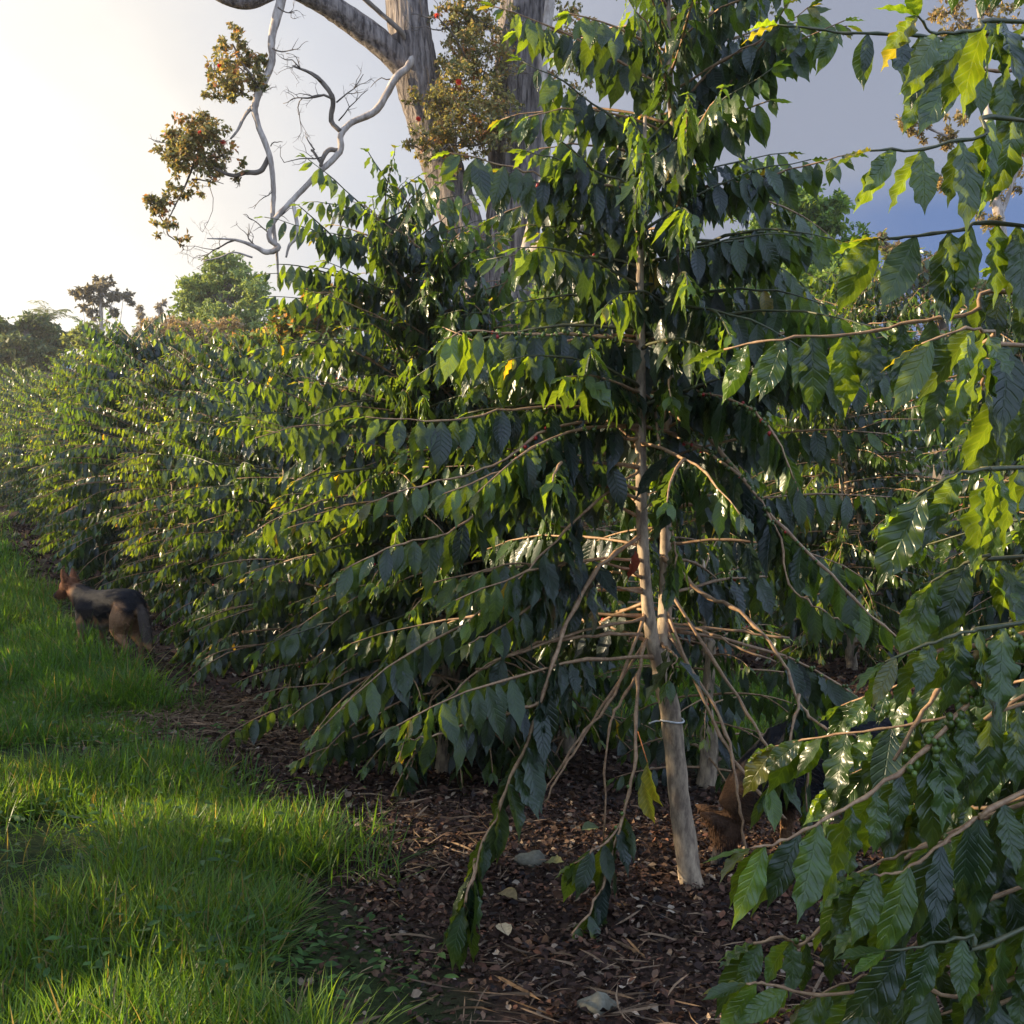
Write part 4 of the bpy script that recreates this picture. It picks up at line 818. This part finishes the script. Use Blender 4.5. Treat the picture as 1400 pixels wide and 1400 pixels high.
def house():
    Y = 46; c = P(128, 494, Y); z0 = float(ground_z(c[0], Y)) - .2
    root = empty('house', (c[0], Y, z0), 'small pale blue-grey metal roofed house just showing above the left end of the row', 'house', rz=R(8))
    def plain(name, col, rough=.5):
        m, nt, out = new_mat(name); pr = nt.nodes.new('ShaderNodeBsdfPrincipled'); n = nt.nodes.new('ShaderNodeTexNoise'); n.inputs['Scale'].default_value = 3
        rp = nt.nodes.new('ShaderNodeMix'); rp.data_type = 'RGBA'; nt.links.new(n.outputs[0], rp.inputs[0]); rp.inputs[6].default_value = (*[x * .8 for x in col], 1); rp.inputs[7].default_value = (*[min(1, x * 1.15) for x in col], 1)
        nt.links.new(rp.outputs[2], pr.inputs['Base Color']); pr.inputs['Roughness'].default_value = rough; nt.links.new(pr.outputs[0], out.inputs[0]); return m
    def bx(mb, a, b):
        a = np.array(a, float); b = np.array(b, float); v = np.array([[x, y, z] for x in (a[0], b[0]) for y in (a[1], b[1]) for z in (a[2], b[2])])
        for f in ((0, 1, 3, 2), (4, 6, 7, 5), (0, 4, 5, 1), (2, 3, 7, 6), (0, 2, 6, 4), (1, 5, 7, 3)): mb.add(v[list(f)], [[0, 1, 2, 3]])
    H = c[2] - z0; w = 1.9
    mb = MB(); bx(mb, (-w, -1.5, 0), (w, 1.5, H - .45)); mb.build('wall', plain('house_wall', (.5, .47, .42), .8), root, smooth=False)
    mb = MB()
    for sg in (-1, 1):
        v = np.array([[-w - .3, sg * 1.9, H - .55], [w + .3, sg * 1.9, H - .55], [w + .3, 0, H + .12], [-w - .3, 0, H + .12]]); v2 = v + [0, 0, .06]
        mb.add(np.vstack([v, v2]), [[0, 1, 2, 3], [4, 5, 6, 7], [0, 1, 5, 4], [1, 2, 6, 5], [0, 3, 7, 4]])
    mb.build('roof', plain('metal_roof', (.42, .52, .58), .35), root, smooth=False)
    gm = plain('window_glass', (.05, .06, .07), .1); fr = plain('window_frame', (.7, .7, .66), .5)
    for x in (-1.1, 1.0):
        f = MB(); bx(f, (x - .42, -1.54, H - 1.7), (x + .42, -1.5, H - .8)); o = f.build('window', fr, root, smooth=False)
        g = MB(); bx(g, (x - .36, -1.56, H - 1.64), (x + .36, -1.542, H - .86)); g.build('pane', gm, o, smooth=False)
    d = MB(); bx(d, (-.4, -1.54, 0), (.4, -1.5, 2.0)); d.build('door', plain('door_paint', (.2, .14, .1), .6), root, smooth=False)
house()

# ------------------------------------------------------------------ dogs
def ellip(c, r, rot=None, seg=14, ring=9):
    th = np.linspace(0.001, np.pi - .001, ring); ph = np.linspace(0, 2 * np.pi, seg, endpoint=False)
    s = np.stack([np.sin(th)[:, None] * np.cos(ph), np.sin(th)[:, None] * np.sin(ph), np.cos(th)[:, None] * np.ones(seg)], -1).reshape(-1, 3) * r
    if rot is not None: s = s @ np.array(Euler(rot).to_matrix()).T
    i = np.arange(ring - 1)[:, None]; j = np.arange(seg)[None]; f = np.stack([i * seg + j, (i + 1) * seg + j, (i + 1) * seg + (j + 1) % seg, i * seg + (j + 1) % seg], -1).reshape(-1, 4)
    return s + c, f
def dog(name, label, loc, rz, pose, paint, scale=1.0, fur_n=9000, fur_len=.028):
    """x = forward, z = up; parts fused into one skin by voxel remesh"""
    mb = MB()
    def E(c, r, rot=None): v, f = ellip(np.array(c, float), np.array(r, float), rot); mb.add(v, f)
    def T(pts, rad, flat=None): tube(mb, smooth_path(pts, 6), rad, 12)
    pose(E, T)
    o = mb.build('tmp', M_fur)
    m = o.modifiers.new('r', 'REMESH'); m.mode = 'VOXEL'; m.voxel_size = .009
    s = o.modifiers.new('s', 'SMOOTH'); s.iterations = 5; s.factor = .5
    dg = bpy.context.evaluated_depsgraph_get(); me = bpy.data.meshes.new_from_object(o.evaluated_get(dg)); bpy.data.objects.remove(o)
    me.name = 'body'; me.materials.clear(); me.materials.append(M_fur)
    n = len(me.vertices); co = np.zeros(n * 3); me.vertices.foreach_get('co', co); co = co.reshape(-1, 3)
    no = np.zeros(n * 3); me.vertices.foreach_get('normal', no); no = no.reshape(-1, 3)
    col = paint(co)
    while len(me.color_attributes): me.color_attributes.remove(me.color_attributes[0])
    ca = me.color_attributes.new('tint', 'FLOAT_COLOR', 'POINT'); c4 = np.ones((n, 4)); c4[:, :3] = col; ca.data.foreach_set('color', c4.ravel())
    me.polygons.foreach_set('use_smooth', np.ones(len(me.polygons), bool))
    root = empty(name, loc, label, 'dog', rz=rz); root.scale = (scale,) * 3
    b = bpy.data.objects.new('body', me); COL.objects.link(b); b.parent = root
    k = rng.integers(0, n, fur_n); 
    back = np.array([-1, 0, -.35]); D = norm(no[k] * .45 + back + rng.normal(0, .25, (fur_n, 3))); fb = MB()
    isleg = co[k, 2] < .25
    fl = fur_len * rng.uniform(.5, 1.4, fur_n) * np.where(isleg, .5, 1); D[isleg] = norm(no[k][isleg] * .4 + [0, 0, -1])
    leaves(fb, co[k] - no[k] * .002, D, no[k] + rng.normal(0, .3, (fur_n, 3)), fl, np.full(fur_n, .0035), col[k] * rng.uniform(.7, 1.35, (fur_n, 1)), 2, 2, curl=.2, tip=False)
    fb.build('fur', M_fur, root)
    return root
BLACK = np.array([.012, .012, .015]); TAN = np.array([.24, .13, .065]); CREAM = np.array([.28, .20, .13]); DTAN = np.array([.10, .05, .025]); GREY = np.array([.16, .14, .12])
def sm(a, b, x): t = np.clip((x - a) / (b - a), 0, 1); return (t * t * (3 - 2 * t))[:, None]

def hind(E, T, y, dx=0.0):
    T([(-.27 + dx * .3, y * .8, .50), (-.24 + dx, y, .40), (-.20 + dx, y, .30)], (.085, .088, .060))
    T([(-.20 + dx, y, .31), (-.27 + dx, y, .235), (-.325 + dx, y, .185)], (.052, .036, .024))
    T([(-.325 + dx, y, .19), (-.315 + dx, y, .10), (-.305 + dx, y, .035)], (.025, .021, .023))
    T([(-.31 + dx, y, .022), (-.255 + dx, y, .018)], (.026, .024))
def fore(E, T, y, dx=0.0):
    T([(.24, y * .7, .45), (.20 + dx * .3, y, .36), (.19 + dx * .6, y, .29)], (.07, .055, .04))
    T([(.19 + dx * .6, y, .30), (.205 + dx, y, .16), (.21 + dx, y, .04)], (.036, .026, .024))
    T([(.205 + dx, y, .022), (.265 + dx, y, .018)], (.027, .024))
def torso(E, T):
    T([(-.33, 0, .50), (-.26, 0, .53), (-.1, 0, .52), (.08, 0, .48), (.22, 0, .47), (.31, 0, .49)], (.06, .105, .115, .140, .150, .10))
    E((.10, 0, .45), (.20, .115, .155)); E((-.25, 0, .50), (.13, .115, .11))
def head(E, T, c, pitch, yaw=0):
    """c = skull centre"""
    M = np.array(Euler((0, -pitch, yaw)).to_matrix()); c = np.array(c, float)
    W = lambda p: c + M @ np.array(p, float)
    v = lambda *a: [W(q) for q in a]
    T(v((-.06, 0, 0), (.0, 0, .01), (.055, 0, .0)), (.055, .072, .058)); T(v((.05, 0, -.01), (.11, 0, -.022), (.165, 0, -.03)), (.045, .036, .026))
    E(W((.172, 0, -.022)), (.015, .015, .012)); T(v((.04, 0, -.045), (.10, 0, -.053), (.145, 0, -.052)), (.026, .022, .016))
    for s in (-1, 1):
        T(v((-.015, s * .045, .05), (-.022, s * .058, .10), (-.022, s * .062, .155)), (.036, .028, .006)); 
        E(W((.062, s * .034, .022)), (.013, .011, .011))
    return W
def pose1(E, T):
    torso(E, T)
    T([(.24, 0, .50), (.36, 0, .56), (.44, .0, .60)], (.125, .092, .075))
    head(E, T, (.475, .02, .63), R(-20), R(14))
    for y in (-.09, .09): hind(E, T, y, .0 if y > 0 else .05); fore(E, T, y, 0 if y < 0 else .05)
    T([(-.33, 0, .52), (-.395, 0, .44), (-.43, .0, .32), (-.455, 0, .22), (-.49, 0, .16)], (.035, .045, .048, .04, .012))
def paint1(co):
    x, y, z = co.T; col = np.tile(TAN, (len(co), 1)); nz = .02 * np.sin(x * 40 + y * 25) + .015 * np.sin(x * 90)
    saddle = sm(.35, .40, z + nz - .18 * np.clip(.05 - x, 0, 1) - .1 * (x > .2) * (x - .2)) * sm(.36, .30, x) * sm(-.42, -.36, x)
    # hip patch stays tan on the side
    hip = sm(.12, .07, np.hypot((x + .235) / 1.0, (z - .40) / 1.5)) * sm(.04, .07, np.abs(y))
    col = col * (1 - saddle) + BLACK * saddle
    col = col * (1 - hip) + TAN * 1.2 * hip
    back = sm(.52, .58, z) * sm(.42, .33, x) ; col = col * (1 - back) + BLACK * back
    belly = sm(.37, .33, z) * sm(-.2, -.1, x) * sm(.25, .15, x) * sm(.22, .26, z); col = col * (1 - belly) + GREY * belly
    tail = sm(-.36, -.40, x) * sm(.20, .24, z); col = col * (1 - tail * .9) + (BLACK * .5 + GREY * .3) * tail * .9
    leg = sm(.22, .12, z); col = col * (1 - leg) + TAN * 1.1 * leg
    hd = sm(.38, .42, x) * sm(.48, .52, z); col = col * (1 - hd) + np.array([.16, .065, .03]) * hd
    muz = sm(.56, .60, x) * sm(.62, .58, z); col = col * (1 - muz) + BLACK * 1.2 * muz
    return col
d1c = P(157, 880, 9.7)
dog('dog', 'black and tan shepherd dog standing in tall grass at the left, looking away', (d1c[0] + .08, 9.35, float(ground_z(d1c[0], 9.35)) - .01), R(180 - 32), pose1, paint1, 1.04)

def pose2(E, T):
    torso(E, T)
    E((.0, 0, .47), (.30, .13, .14))
    T([(.22, 0, .46), (.34, 0, .36), (.42, 0, .24)], (.13, .105, .08))
    head(E, T, (.445, 0, .165), R(-62), R(6))
    for y in (-.10, .10): hind(E, T, y, 0.0 if y > 0 else .06); fore(E, T, y, .0 if y < 0 else -.08)
    T([(-.33, 0, .52), (-.42, 0, .45), (-.50, 0, .36), (-.60, 0, .30), (-.66, 0, .30)], (.035, .05, .06, .05, .012))
def paint2(co):
    x, y, z = co.T; n = .5 + .5 * np.sin(x * 46 + z * 31 + y * 20)
    col = np.tile(BLACK * 1.2, (len(co), 1)) 
    br = sm(.30, .42, x + .5 * (.30 - z) + .02 * np.sin(z * 60)); col = col * (1 - br) + (np.array([.10, .055, .032]) * (.45 + .45 * n[:, None])) * br
    fr = sm(.30, .24, z) * sm(.30, .36, x); col = col * (1 - fr * .6) + DTAN * .6 * fr * .6
    leg = sm(.28, .18, z) * sm(.40, .32, x); col = col * (1 - leg) + TAN * .9 * leg
    muz = sm(.13, .08, z) * sm(.42, .46, x); col = col * (1 - muz) + BLACK * 1.5 * muz
    return col
d2c = P(1150, 1100, 4.08)
dog('dog', 'dark brown dog sniffing the mulch beside the pale trunk, half hidden by leaves', (d2c[0] + .02, 4.14, float(ground_z(d2c[0], 4.1)) - .01), R(180 - 8), pose2, paint2, .93, 16000, .045)

# ------------------------------------------------------------------ haze
def haze():
    m, nt, out = new_mat('haze'); v = nt.nodes.new('ShaderNodeVolumePrincipled'); v.inputs['Color'].default_value = (.95, .95, .97, 1); v.inputs['Density'].default_value = .0010; v.inputs['Anisotropy'].default_value = .5
    nt.links.new(v.outputs[0], out.inputs['Volume'])
    mb = MB(); a = np.array([-1700., -400, -2.]); b = np.array([1700., 1700, 14.])
    vv = np.array([[x, y, z] for x in (a[0], b[0]) for y in (a[1], b[1]) for z in (a[2], b[2])])
    mb.add(vv, [(0, 1, 3, 2), (4, 6, 7, 5), (0, 4, 5, 1), (2, 3, 7, 6), (0, 2, 6, 4), (1, 5, 7, 3)]); o = mb.build('haze', m, smooth=False); o['kind'] = 'stuff'
USE_HAZE = True
if USE_HAZE: haze()
